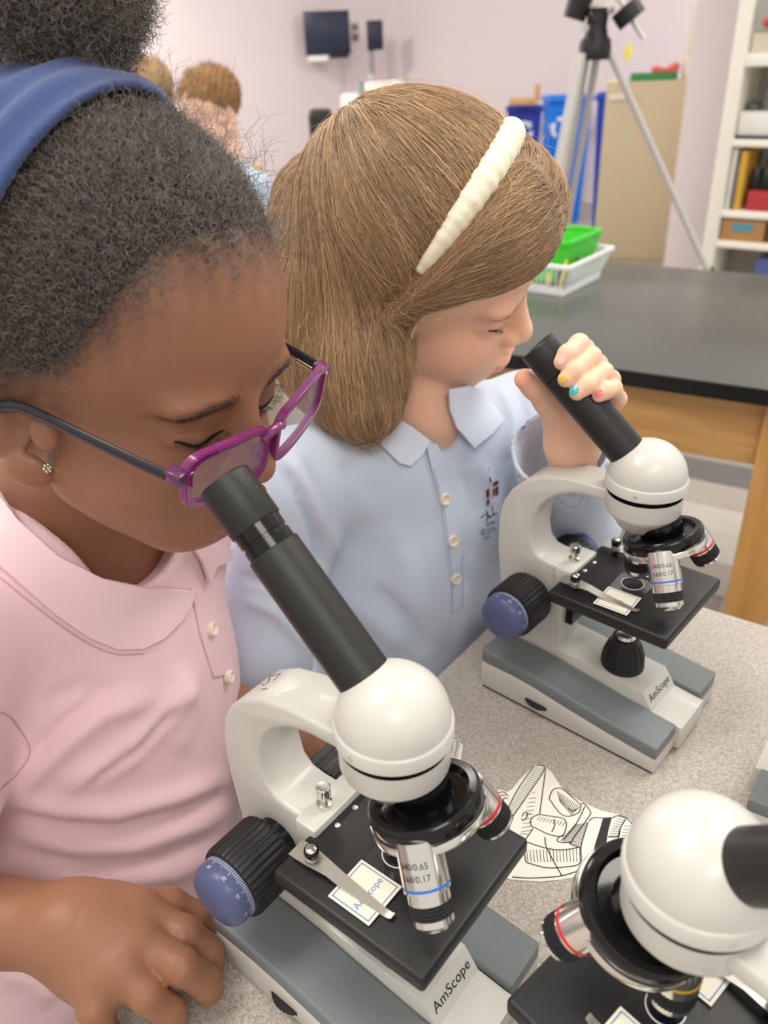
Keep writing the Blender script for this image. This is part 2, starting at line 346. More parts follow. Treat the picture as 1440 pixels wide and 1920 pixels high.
# ------------------------------------------------------------------ microscopes (built in millimetres)
def make_scope(S, tube_az, turret, eye_out, zs, label, marks=None):
    x0, y0, yaw = S
    R = empty('microscope', (x0, y0, TZ), yaw, label, 'microscope', 'student microscopes')
    k = 0.001
    # base
    g = Geo(); g.box(-50, 97, -51, 51, 0, 2.2, bev=0.8); g.obj('foot_shadow_plate', M_GLOSS, R, k)  # black base plate, drawn as the dark shadow line along the table
    g = Geo(); prof = [(-51, 2), (98, 2), (98, 15), (60, 18), (25, 22), (0, 25.5), (-20, 27), (-51, 27)]
    g.prism(prof, -52, 52, bev=1.6, seg=2); base = g.obj('base', M_WHITE, R, k)
    top = [(98, 25.5), (60, 29.0), (25, 33.2), (0, 36.6), (-20, 38), (-51, 38)]
    strip = [(-51, 26.6), (-20, 26.6), (0, 25.2), (25, 21.6), (60, 17.6), (98, 14.6)] + top
    for ya, yb in ((-52.3, -20), (20, 52.3)):
        g = Geo(); g.prism(strip, ya, yb, bev=2.2, seg=3); g.obj('side_cover', M_GREY, R, k)
    g = Geo(); g.prism([(-49, 10), (102, 10), (102, 22.5), (79, 25), (70, 38.5), (2, 43), (-49, 44)], -19.6, 19.6, bev=1.4, seg=2); g.obj('center_block', M_WHITE, R, k)
    g = Geo(); g.box(96, 102.2, -19.8, 19.8, 2.5, 20, bev=1.2); g.obj('front_lip', M_WHITE, R, k)
    # name on the sloping front
    Mt = frame((74.6, 0, 31.9), (13.5, 0, 9), (0, 1, 0))
    text_on('name_lettering', 'AmScope', 8.0, M_PRINT_K, R, Mt @ Matrix.Translation((0, 0, .15)), sc_=k, shear=0.0, spacing=1.04)
    # dimmer wheel in the side of the base
    for sg in (-1,):
        g = Geo(); g.lathe([(0, -2), (14.2, -2), (15, -1.2), (15, 1.2), (14.2, 2), (0, 2)], 72, Matrix.Translation((1, sg * 40.8, 10.5)), flute=36, depth=0.5); g.obj('dimmer_wheel', M_RUB, R, k)
    # arm
    prof = [(-54, 30), (-58, 60), (-61, 85), (-64, 112), (-64.2, 126), (-63.6, 140), (-60.5, 153), (-53.5, 165.5), (-43, 176), (-29, 184), (-12, 188.4), (6, 190), (24, 190),
            (24, 181), (6, 180), (-4, 178), (-13, 174), (-22, 167.5), (-29, 158.5), (-33.6, 147), (-35, 134), (-32.5, 122), (-27, 116.4), (-20, 115), (3.5, 115), (3.5, 104), (-2, 101), (-3, 70), (-3.5, 30)]
    g = Geo(); g.prism(prof, -15, 15, bev=2.4, seg=3); arm = g.obj('arm', M_WHITE, R, k); R['arm_name'] = arm.name
    g = Geo(); g.box(-10, 4.5, -19, 19, 101, 116.4, bev=1.6); g.obj('ledge', M_WHITE, R, k)
    g = Geo(); g.box(3.8, 4.9, -10, 10, 100.5, 112, bev=.3); g.obj('ledge_slot', M_GLOSS, R, k)
    g = Geo(); g.lathe([(0, 0), (4.2, 0), (4.4, 1), (4.2, 3), (2.2, 3.6), (2.2, 7), (3.9, 7.6), (4.0, 8.2), (4.0, 13.4), (3.2, 14.2), (0, 14.4)], 36, Matrix.Translation((-3, -3, 116.2)), flute=18, depth=0.25, flz=(7.5, 13.5)); g.obj('stop_screw', M_CHROME, R, k)
    # focus knobs on both sides
    for sg in (-1, 1):
        Mk = frame((-29, sg * 15, 83), (0, sg, 0), (1, 0, 0))
        g = Geo(); g.lathe([(0, 0), (14, 0), (14, 6), (0, 6)], 40, Mk); g.obj('knob_collar', M_GLOSS, R, k)
        prof2 = [(0, 5.5), (17, 5.5), (20.5, 7), (21, 9), (21, 33), (20, 35), (18.2, 35.4), (0, 35.4)]
        g = Geo(); g.lathe(prof2, 144, Mk, flute=36, depth=0.9, flz=(7.0, 34.5)); ck = g.obj('coarse_knob', M_BLACK, R, k, angle=50)
        g = Geo(); g.lathe([(0, 35), (18, 35), (18, 42), (17.2, 45), (15, 47.4), (11, 49), (6, 49.8), (0, 50)], 64, Mk); fk = g.obj('fine_knob', M_BLUE, R, k)
        if sg < 0:
            V = []; Fc = []
            for q in range(100):
                a = 2 * PI * q / 100; ln = 4.2 if q % 10 == 0 else (3.4 if q % 5 == 0 else 2.5); da = 0.0075; b0 = len(V)
                for aa, zz in ((a - da, 35.6), (a + da, 35.6), (a + da, 35.6 + ln), (a - da, 35.6 + ln)): V.append(Mk @ Vector((18.08 * math.cos(aa), 18.08 * math.sin(aa), zz)))
                Fc.append((b0, b0 + 1, b0 + 2, b0 + 3))
            for q in range(10):
                tv, tf = text_geo('%d' % (q * 10), 2.6); b0 = len(V); a0 = 2 * PI * q / 10
                for v in tv:
                    aa = a0 + v[0] / 18.1; V.append(Mk @ Vector((18.1 * math.cos(aa), 18.1 * math.sin(aa), 42.0 + v[1])))
                Fc += [tuple(b0 + i for i in f) for f in tf]
            mesh('dial_scale', V, Fc, M_PRINT_W, R, smooth=False, s=k)
    # stage, bracket, lamp
    t = zs
    g = Geo(); g.box(0, 90, -45, 45, t - 9.6, t, bev=2.2, seg=3); stage = g.obj('stage', M_BLACK, R, k)
    g = Geo(); g.box(-4.2, 3, -9, 9, t - 52, t - 9, bev=.8); g.obj('stage_bracket', M_GLOSS, R, k)
    g = Geo(); g.lathe([(0, t - 17), (12, t - 17), (14, t - 16), (14, t - 9.4), (0, t - 9.4)], 40, Matrix.Translation((43, 0, 0))); g.obj('disc_diaphragm', M_RUB, R, k)
    g = Geo(); g.lathe([(0, t + .02), (7, t + .02), (7, t + .25), (0, t + .25)], 40, Matrix.Translation((43, 0, 0))); g.obj('stage_opening', M_LENS, R, k)
    for hx, hy in ((8, -6), (8, 8)):
        g = Geo(); g.ball((hx, hy, t), 1.7, 12, sc=(1, 1, .5)); g.obj('stage_screw', M_STEEL, R, k)
    Ml = Matrix.Translation((43.5, 0, 0))
    g = Geo(); g.lathe([(0, 38), (16, 38), (16.4, 40), (15.6, 50), (13, 58), (10.5, 62), (9.6, 66), (0, 66)], 144, Ml, flute=16, depth=1.0, flz=(42, 61)); g.obj('lamp_housing', M_BLACK, R, k, angle=45)
    g = Geo(); g.lathe([(0, 66.2), (7.5, 66.2), (6, 68.2), (0, 69)], 32, Ml); g.obj('lamp_lens', M_CHROME, R, k)
    # stage clips
    for sg in (-1, 1):
        kx, ky = 13.5, sg * 30.5
        Mp = Matrix.Translation((kx, ky, t))
        g = Geo(); path = []
        for q in range(64):
            a = q * 2 * PI / 12; path.append((2.7 * math.cos(a), 2.7 * math.sin(a), 0.8 + q * 0.105))
        g.tube(path, .42, 6, Mp); cl = g.obj('clip_spring', M_STEEL, R, k)
        g = Geo(); g.lathe([(0, 6.2), (3.2, 6.2), (3.7, 7), (3.7, 10.6), (3.3, 11.4)], 32, Mp); g.lathe([(0, 0), (1.9, 0), (1.9, 6.5)], 16, Mp); g.obj('clip_knob', M_GLOSS, R, k)
        g = Geo(); g.ball((kx, ky, t + 11.0), 3.0, 18, sc=(1, 1, .45)); g.obj('clip_screw', M_CHROME, R, k)
        dx, dy = (59.5 - kx), (sg * 30.0 - ky) + (0 if sg < 0 else -3)
        pts = [(-11, 4.6, 5.0), (-6, 5.0, 5.2), (0, 5.2, 5.0), (7, 5.2, 4.2), (12, 5.0, 3.6), (19, 3.6, 3.4), (30, 2.6, 2.8), (44, 1.5, 2.0), (47, 1.8, 1.9), (49, 2.8, 1.6)]
        A = []; B = []
        for (px, pz, hw) in pts: A.append((kx + px, ky - hw + dy * px / 46, t + pz)); B.append((kx + px, ky + hw + dy * px / 46, t + pz))
        V = A + B + [(v[0], v[1], v[2] - .5) for v in A + B]; n = len(A); Fc = []
        for i in range(n - 1):
            Fc += [(i, i + 1, n + i + 1, n + i), (2 * n + i + 1, 2 * n + i, 3 * n + i, 3 * n + i + 1), (i, 2 * n + i, 2 * n + i + 1, i + 1), (n + i, n + i + 1, 3 * n + i + 1, 3 * n + i)]
        Fc += [(0, n, 3 * n, 2 * n), (n - 1, 3 * n - 1, 4 * n - 1, 2 * n - 1)]
        mesh('stage_clip', V, Fc, M_STEEL, R, s=k, angle=25)
    # head
    Mh = Matrix.Translation((43, 0, 0))
    g = Geo(); g.lathe([(0, 160), (9, 160), (13, 161.6), (16, 164.5), (18, 168), (21.5, 172.6), (24.9, 176.6), (25.3, 178), (25.3, 189.8), (24.6, 190.4), (0, 190.4)], 72, Mh); g.obj('head_lower', M_WHITE, R, k, angle=30)
    g = Geo(); g.lathe([(25.25, 189.6), (25.34, 190.3), (24.7, 190.6), (23.2, 190.6), (23.2, 195)], 72, Mh); g.obj('head_gap', M_GLOSS, R, k)
    dome = [(22, 193.2), (26, 193.2), (26.9, 194.0), (26.9, 200.8), (26.4, 201.6), (25.7, 202)]
    for q in range(1, 17):
        a = q / 16 * PI / 2; dome.append((25.7 * math.cos(a) if q < 16 else 0, 202 + 24.6 * math.sin(a)))
    g = Geo(); g.lathe(dome, 80, Mh); g.obj('head_dome', M_WHITE, R, k, angle=40)
    for a in (-35, 85, 205):
        a = math.radians(a) + tube_az - yaw
        g = Geo(); g.lathe([(1.1, 0), (1.1, .3), (.7, .35), (.7, -.3), (0, -.3)], 16, frame((43 + 26.7 * math.cos(a), 26.7 * math.sin(a), 197.6), (math.cos(a), math.sin(a), 0), (0, 0, 1))); g.obj('grub_screw', M_STEEL, R, k)
    # eyepiece tube
    ta = tube_az - yaw; e = math.radians(45)
    dv = Vector((math.cos(ta) * math.cos(e), math.sin(ta) * math.cos(e), math.sin(e)))
    Mt = frame((43, 0, 201.5), dv, (0, 0, 1))
    g = Geo(); g.lathe([(12.6, 18), (12.6, 90), (12.0, 90.6), (10.5, 90.6)], 64, Mt); tube = g.obj('eyepiece_tube', M_TUBE, R, k)
    if eye_out:
        g = Geo(); g.lathe([(10, 88), (11.6, 88), (11.6, 95.4), (10.9, 95.6), (10.9, 97.2), (11.6, 97.4), (11.6, 103), (10, 103)], 64, Mt); g.obj('eyepiece_sleeve', M_GLOSS, R, k)
        z1, z2 = 103, 128
    else: z1, z2 = 90.9, 114
    g = Geo(); g.lathe([(10.6, z1), (12.2, z1), (12.5, z1 + .6), (12.5, z2 - .8), (11.9, z2), (10.6, z2), (9.8, z2 - 3), (8.2, z2 - 4.5)], 64, Mt); ep = g.obj('eyepiece', M_TUBE, R, k)
    g = Geo(); g.lathe([(8.4, z2 - 4.6), (6, z2 - 4.0), (3, z2 - 3.7), (0, z2 - 3.6)], 40, Mt); g.obj('eye_lens', M_LENS, R, k)
    # turret with three objectives
    tau = math.radians(20); ax = Vector((math.sin(tau), 0, -math.cos(tau))); apex = Vector((43, 0, 206))
    Mn = frame(apex, ax, (1, 0, 0))
    g = Geo(); g.lathe([(0, 38), (14.5, 38), (14.5, 47), (20, 47.5), (22, 44.5), (25.2, 44.2), (26.4, 45.4), (26.8, 47), (26.8, 51.5), (26.2, 52.5), (0, 52.5)], 72, Mn); g.obj('nosepiece', M_GLOSS, R, k)
    g = Geo(); g.lathe([(0, 52.3), (27.2, 52.3), (27.6, 53), (27.6, 56), (27, 56.8), (23, 57.6), (0, 58.5)], 72, Mn); g.obj('nosepiece_ring', M_CHROME, R, k)
    v0 = Vector((0, 0, -1))
    specs = (('yellow', 0, M_YEL, [(0, 56), (9.6, 56), (9.8, 66.5), (9.8, 70), (9.2, 70.6), (9.2, 72)], (64.6, 65.6), (72, 80), 86, None),
             ('blue', -120, M_BLU, [(0, 55), (10.2, 55), (10.4, 60), (10.4, 77), (9.4, 77.4), (9.4, 82)], (74.4, 75.6), (82, 88.6), 94, ('S40/0.65', '160/0.17')),
             ('red', 120, M_RED, [(0, 55), (9.8, 55), (10, 60), (10, 70), (9.6, 70.4)], (67.4, 69.0), (70.4, 78.4), 81, ('4/0.10', '160/0.17')))
    for nm, ph, mring, prof3, ring, kn, tip, txt in specs:
        p = math.radians(ph) + turret
        v = ax * ax.dot(v0) * (1 - math.cos(p)) + v0 * math.cos(p) + ax.cross(v0) * math.sin(p)
        Mo = frame(apex, v, Vector((0, 0, 1)) if abs(v.z) < .98 else Vector((1, 0, 0)))
        g = Geo(); g.lathe(prof3 + [(prof3[-1][0], kn[0]), (kn[0] and 0, kn[0])], 64, Mo); ob = g.obj('objective', M_CHROME, R, k); ob['label'] = 'chrome objective with a %s ring' % nm
        g = Geo(); rr = 10.45 if nm == 'blue' else (10.05 if nm == 'red' else 9.85)
        g.lathe([(rr - .3, ring[0]), (rr + .06, ring[0]), (rr + .06, ring[1]), (rr - .3, ring[1])], 64, Mo); g.obj('color_ring', mring, ob, k)
        rk = 9.7 if nm != 'blue' else 9.6
        g = Geo(); g.lathe([(rk - 1, kn[0] - .02), (rk - .2, kn[0])] + [(rk - .35 * (q % 2), kn[0] + .4 + q * (kn[1] - kn[0] - .8) / 8) for q in range(9)] + [(rk - 1, kn[1])], 160, Mo, flute=40, depth=.35); g.obj('knurled_grip', M_RUB, ob, k)
        g = Geo(); g.lathe([(rk - .6, kn[1] - .1), (rk - .5, kn[1] + (tip - kn[1]) * .5), (rk - 2.4, kn[1] + (tip - kn[1]) * .75), (rk - 3.2, tip), (3, tip), (2.4, tip - .6), (0, tip - .6)], 48, Mo); g.obj('objective_tip', M_CHROME, ob, k)
        if txt:
            # engraving faces away from the arm; written round the barrel
            side = Vector((0.36, -1.0, 0.2)) if nm == 'blue' else Vector((-0.3, -1.0, 0.3))
            side = (side - v * side.dot(v)).normalized(); up = -v; xr = up.cross(side)
            Mx = Matrix(((xr.x, up.x, side.x, 0), (xr.y, up.y, side.y, 0), (xr.z, up.z, side.z, 0), (0, 0, 0, 1)))
            for q, w in enumerate(txt):
                Mw = Matrix.Translation(apex + v * ((64.4 + 5.2 * q) if nm == 'blue' else (60.2 + 4 * q))) @ Mx
                text_on('engraving', w, 3.9 if nm == 'blue' else 3.4, M_PRINT_K, ob, Mw, bend=rr + .06, sc_=k)
    # slide lying on the stage
    return R
def make_slide(S, zs, lx, ly, rz, label, words):
    x0, y0, yaw = S; c, s = math.cos(yaw), math.sin(yaw)
    px, py = lx / 1000, ly / 1000
    R = empty('microscope_slide', (x0 + c * px - s * py, y0 + s * px + c * py, TZ + zs / 1000 + .0001), yaw + rz, label, 'slide', 'glass slides on the stages')
    k = .001
    g = Geo(); g.box(-12.5, 12.5, -38, 38, 0.0, 1.0, bev=.15, seg=1); g.obj('glass', M_GLASS, R, k)
    for sg in (-1, 1):
        g = Geo(); g.box(-12.4, 12.4, sg * 25.6 - 12.3, sg * 25.6 + 12.3, 1.0, 1.35, bev=.1, seg=1); lb = g.obj('paper_label', M_CREAM, R, k)
        g = Geo()
        for (a, b, c_, d_) in ((-11, 11, -11, -10.5), (-11, 11, 10.5, 11), (-11, -10.5, -11, 11), (10.5, 11, -11, 11)): g.box(a, b, sg * 25.6 + c_, sg * 25.6 + d_, 1.36, 1.40)
        g.obj('border_print', M_PRINT_B, lb, k, smooth=False)
        if words: text_on('label_print', words, 5.0, M_PRINT_B, lb, Matrix.Translation((2.0, sg * 25.6, 1.42)) @ Matrix.Rotation(PI / 2, 4, 'Z'), sc_=k)
    g = Geo(); g.lathe([(7.6, 1.0), (8.2, 1.0), (8.2, 1.25), (7.6, 1.25)], 48, Matrix.Translation((0, 0, 0))); g.obj('cover_ring', M_PRINT_W, R, k)
    return R
S1 = (-0.0331, 0.2917, -0.691); S2 = (0.1453, 0.5092, -0.745)
S3 = (0.1336, 0.1514, math.radians(130)); S4 = (0.3365, 0.3404, math.radians(142))
make_scope(S1, math.radians(141), math.radians(6), True, 112.0, 'white and black microscope the girl in pink looks into')
make_scope(S2, math.radians(153), math.radians(10), False, 113.6, 'white and black microscope the girl in light blue looks into')
make_scope(S3, math.radians(-52), math.radians(0), False, 112.0, 'blurred microscope cut off at the bottom right corner')
make_scope(S4, math.radians(-20), 0, False, 112.0, 'microscope base corner just showing at the right edge')
make_slide(S1, 112.0, 43.8, -1.6, 0, 'glass slide with cream label on the stage near the pink shirt', 'AmScope')
make_slide(S2, 113.6, 43.8, -1.6, math.radians(3), 'glass slide with cream label on the stage beside the blue shirt', 'A')
make_slide(S3, 112.0, 43.8, 0, 0, 'glass slide with white label on the bottom right microscope', None)
# ------------------------------------------------------------------ sculpting with distance fields
def nrm(v): v = np.asarray(v, float); return v / np.linalg.norm(v)
def rotm(ax, deg):
    k = nrm(ax); t = math.radians(deg); K = np.array([[0, -k[2], k[1]], [k[2], 0, -k[0]], [-k[1], k[0], 0]])
    return np.eye(3) + math.sin(t) * K + (1 - math.cos(t)) * K @ K
def ell(p, c, r, R=None):
    q = p - np.asarray(c, float)
    if R is not None: q = q @ R
    r = np.asarray(r, float)
    k0 = np.sqrt(((q / r) ** 2).sum(-1)); k1 = np.sqrt(((q / (r * r)) ** 2).sum(-1)) + 1e-9
    return k0 * (k0 - 1.0) / k1
def cone(p, a, b, ra, rb):
    a = np.asarray(a, float); b = np.asarray(b, float); ba = b - a; pa = p - a
    h = np.clip((pa @ ba) / (ba @ ba), 0, 1)
    return np.sqrt(((pa - h[:, None] * ba) ** 2).sum(-1)) - (ra + (rb - ra) * h)
def chain(p, pts, rs, k=0.004):
    d = None
    for i in range(len(pts) - 1):
        e = cone(p, pts[i], pts[i + 1], rs[i], rs[i + 1]); d = e if d is None else smin(d, e, k)
    return d
def smin(a, b, k):
    h = np.clip(0.5 + 0.5 * (b - a) / k, 0, 1)
    return b + (a - b) * h - k * h * (1 - h)
def smax(a, b, k): return -smin(-a, -b, k)
def cut(a, b, k): return smax(a, -b, k)          # a without b

def sculpt(fn, lo, hi, h, newton=2):
    "mesh of the zero surface of fn inside the box lo..hi, cells of size h"
    lo = np.asarray(lo, float); hi = np.asarray(hi, float)
    n = np.ceil((hi - lo) / h).astype(int) + 1
    st = 4; nc = n // st + 2
    gx = [lo[i] + np.arange(nc[i]) * h * st for i in range(3)]
    P = np.stack(np.meshgrid(*gx, indexing='ij'), -1).reshape(-1, 3)
    c = fn(P).reshape(nc)
    V = np.repeat(np.repeat(np.repeat(c, st, 0), st, 1), st, 2).astype(np.float32)
    # evaluate finely only near the surface
    near = np.abs(c) < h * st * 2.2
    bi = np.argwhere(near)
    off = np.stack(np.meshgrid(*[np.arange(st)] * 3, indexing='ij'), -1).reshape(-1, 3)
    idx = (bi[:, None, :] * st + off[None]).reshape(-1, 3)
    for s0 in range(0, len(idx), 400000):
        ii = idx[s0:s0 + 400000]
        V[ii[:, 0], ii[:, 1], ii[:, 2]] = fn(lo + ii * h)
    S = V < 0
    nx, ny, nz = V.shape
    cnt = np.zeros((nx - 1, ny - 1, nz - 1), np.int8)
    for a in (0, 1):
        for b in (0, 1):
            for d in (0, 1): cnt += S[a:nx - 1 + a, b:ny - 1 + b, d:nz - 1 + d]
    cells = np.argwhere((cnt > 0) & (cnt < 8))
    idm = -np.ones((nx - 1, ny - 1, nz - 1), np.int32); idm[cells[:, 0], cells[:, 1], cells[:, 2]] = np.arange(len(cells))
    acc = np.zeros((len(cells), 3)); num = np.zeros(len(cells))
    cor = [(a, b, d) for a in (0, 1) for b in (0, 1) for d in (0, 1)]
    for A in cor:
        for ax in range(3):
            if A[ax]: continue
            B = list(A); B[ax] = 1
            va = V[cells[:, 0] + A[0], cells[:, 1] + A[1], cells[:, 2] + A[2]]; vb = V[cells[:, 0] + B[0], cells[:, 1] + B[1], cells[:, 2] + B[2]]
            m = (va < 0) != (vb < 0); t = np.where(m, va / np.where(m, va - vb, 1), 0)
            pt = np.array(A, float)[None].repeat(len(cells), 0); pt[:, ax] += t
            acc += pt * m[:, None]; num += m
    verts = lo + (cells + acc / num[:, None]) * h
    faces = []
    for ax in range(3):
        o1, o2 = [(1, 2), (2, 0), (0, 1)][ax]
        sl0 = [slice(0, None)] * 3; sl0[ax] = slice(0, -1); sl1 = [slice(0, None)] * 3; sl1[ax] = slice(1, None)
        ch = S[tuple(sl0)] != S[tuple(sl1)]
        e = np.argwhere(ch)
        e = e[(e[:, o1] > 0) & (e[:, o2] > 0) & (e[:, o1] < V.shape[o1] - 1) & (e[:, o2] < V.shape[o2] - 1)]
        def cid(d1, d2):
            q = e.copy(); q[:, o1] += d1; q[:, o2] += d2; return idm[q[:, 0], q[:, 1], q[:, 2]]
        f = np.stack([cid(-1, -1), cid(0, -1), cid(0, 0), cid(-1, 0)], 1)
        fl = S[e[:, 0], e[:, 1], e[:, 2]]
        f[~fl] = f[~fl][:, ::-1]; faces.append(f)
    faces = np.concatenate(faces); faces = faces[(faces >= 0).all(1)]
    for _ in range(newton):
        d = fn(verts); G = grad(fn, verts, h * .25); verts = verts - np.clip(d, -h, h)[:, None] * G
    return verts, faces
def grad(fn, p, e=4e-4):
    g = np.stack([fn(p + np.eye(3)[i] * e) - fn(p - np.eye(3)[i] * e) for i in range(3)], -1)
    return g / (np.linalg.norm(g, axis=1, keepdims=True) + 1e-12)
def np_mesh(name, V, Fq, m, parent=None, colors=None, smooth=True):
    me = bpy.data.meshes.new(name); k = Fq.shape[1]
    me.vertices.add(len(V)); me.vertices.foreach_set('co', np.ascontiguousarray(V, np.float32).ravel())
    me.loops.add(Fq.size); me.loops.foreach_set('vertex_index', np.ascontiguousarray(Fq, np.int32).ravel())
    me.polygons.add(len(Fq)); me.polygons.foreach_set('loop_start', np.arange(len(Fq), dtype=np.int32) * k); me.polygons.foreach_set('loop_total', np.full(len(Fq), k, np.int32))
    me.update(calc_edges=True); me.validate()
    if colors is not None:
        a = me.attributes.new('tint', 'FLOAT_COLOR', 'POINT'); cc = np.ones((len(V), 4), np.float32); cc[:, :3] = colors; a.data.foreach_set('color', cc.ravel())
    return link(name, me, m, parent, smooth)
def normals_of(V, Fq):
    a = V[Fq[:, 2]] - V[Fq[:, 0]]; b = V[Fq[:, 3]] - V[Fq[:, 1]] if Fq.shape[1] == 4 else V[Fq[:, 1]] - V[Fq[:, 0]]
    fn_ = np.cross(a, b); N = np.zeros_like(V)
    for i in range(Fq.shape[1]): np.add.at(N, Fq[:, i], fn_)
    return N / (np.linalg.norm(N, axis=1, keepdims=True) + 1e-12)
def drop_faces(V, Fq, keep):
    "keeps the vertices with keep true and the faces between them"
    kf = keep[Fq].all(1); Fq = Fq[kf]; used = np.zeros(len(V), bool); used[Fq.ravel()] = True
    mp = np.cumsum(used) - 1
    return V[used], mp[Fq], used
def seg_dist(Q, pl):
    "distance of pixels Q to a polyline, and how far along it (0..1)"
    pl = np.asarray(pl, float); best = np.full(len(Q), 1e9); tt = np.zeros(len(Q)); n = len(pl) - 1
    for i in range(n):
        a, b = pl[i], pl[i + 1]; ba = b - a; h = np.clip(((Q - a) @ ba) / (ba @ ba + 1e-9), 0, 1)
        d = np.sqrt(((Q - a - h[:, None] * ba) ** 2).sum(1)); m = d < best; best = np.where(m, d, best); tt = np.where(m, (i + h) / n, tt)
    return best, tt
def folds(V, N, items, facing=0.05):
    "real creases: each item is (picture polyline that says where the crease runs, width in pixels, height in metres)"
    Q, z = pix(V); vd = V - CAM; vd /= np.linalg.norm(vd, axis=1, keepdims=True)
    f = np.clip(-(vd * N).sum(1) / 0.35, 0, 1)
    D = np.zeros(len(V))
    for pl, w, h in items:
        d, t = seg_dist(Q, pl); D += h * np.exp(-(d / w) ** 2) * np.clip(4 * t * (1 - t) * 1.6 + .12, 0, 1) * f
    return V + N * D[:, None]
def snap(tree, x, y, off=0.0):
    "where the line of sight through a pixel meets a surface"
    v = Vector(_f + (x - 720) / FOC * _r + (y - 960) / FOC * _d).normalized(); o = Vector(CAM)
    loc, n, i, dist = tree.ray_cast(o, v)
    if loc is None: return None, None
    return np.array(loc + n * off), np.array(n)
def tree_of(V, Fq): return BVHTree.FromPolygons([tuple(v) for v in V], [tuple(int(i) for i in f) for f in Fq])
def spline(pts, n):
    "smooth curve through points"
    P = np.asarray(pts, float); k = len(P)
    if k == 2: return P[0] + np.linspace(0, 1, n)[:, None] * (P[1] - P[0])
    E_ = np.vstack([2 * P[0] - P[1], P, 2 * P[-1] - P[-2]]); out = []
    for u in np.linspace(0, k - 1 - 1e-9, n):
        i = int(u); t = u - i; a, b, c, d = E_[i], E_[i + 1], E_[i + 2], E_[i + 3]
        out.append(0.5 * (2 * b + (c - a) * t + (2 * a - 5 * b + 4 * c - d) * t * t + (3 * b - a - 3 * c + d) * t ** 3))
    return np.array(out)
def strands(name, P, rad, m, parent=None, tip=0.3, colors=None):
    "hair: P is (strands, points, 3)"
    n, k, _ = P.shape
    hc = bpy.data.hair_curves.new(name); hc.add_curves([k] * n)
    hc.attributes['position'].data.foreach_set('vector', np.ascontiguousarray(P, np.float32).ravel())
    r = hc.attributes.get('radius') or hc.attributes.new('radius', 'FLOAT', 'POINT')
    prof = np.linspace(1, tip, k)[None] * np.ones((n, 1)) * (rad if np.ndim(rad) == 0 else np.asarray(rad)[:, None])
    r.data.foreach_set('value', np.ascontiguousarray(prof, np.float32).ravel())
    if colors is not None:
        a = hc.attributes.new('tint', 'FLOAT_COLOR', 'CURVE'); cc = np.ones((n, 4), np.float32); cc[:, :3] = colors; a.data.foreach_set('color', cc.ravel())
    hc.materials.append(m)
    o = bpy.data.objects.new(name, hc); COL.objects.link(o)
    if parent is not None: o.parent = parent
    return o
def hair_mat(name, rgb, rough=0.42, attr=None, spec=0.5):
    m = bpy.data.materials.new(name); m.use_nodes = True; nt = m.node_tree; b = nt.nodes['Principled BSDF']; L = nt.links
    inf = nt.nodes.new('ShaderNodeHairInfo'); cr = nt.nodes.new('ShaderNodeValToRGB'); c = np.array(lin(rgb)[:3])
    cr.color_ramp.elements[0].color = tuple(c * 0.6) + (1,); cr.color_ramp.elements[1].color = tuple(np.minimum(c * 1.35, 1)) + (1,)
    L.new(inf.outputs['Random'], cr.inputs[0]); out = cr.outputs[0]
    if attr:
        a = nt.nodes.new('ShaderNodeAttribute'); a.attribute_name = attr
        m2 = nt.nodes.new('ShaderNodeMix'); m2.data_type = 'RGBA'; m2.blend_type = 'MULTIPLY'; m2.inputs[0].default_value = 1
        L.new(out, m2.inputs[6]); L.new(a.outputs['Color'], m2.inputs[7]); out = m2.outputs[2]
    L.new(out, b.inputs['Base Color']); b.inputs['Roughness'].default_value = rough; b.inputs['Specular IOR Level'].default_value = spec
    return m

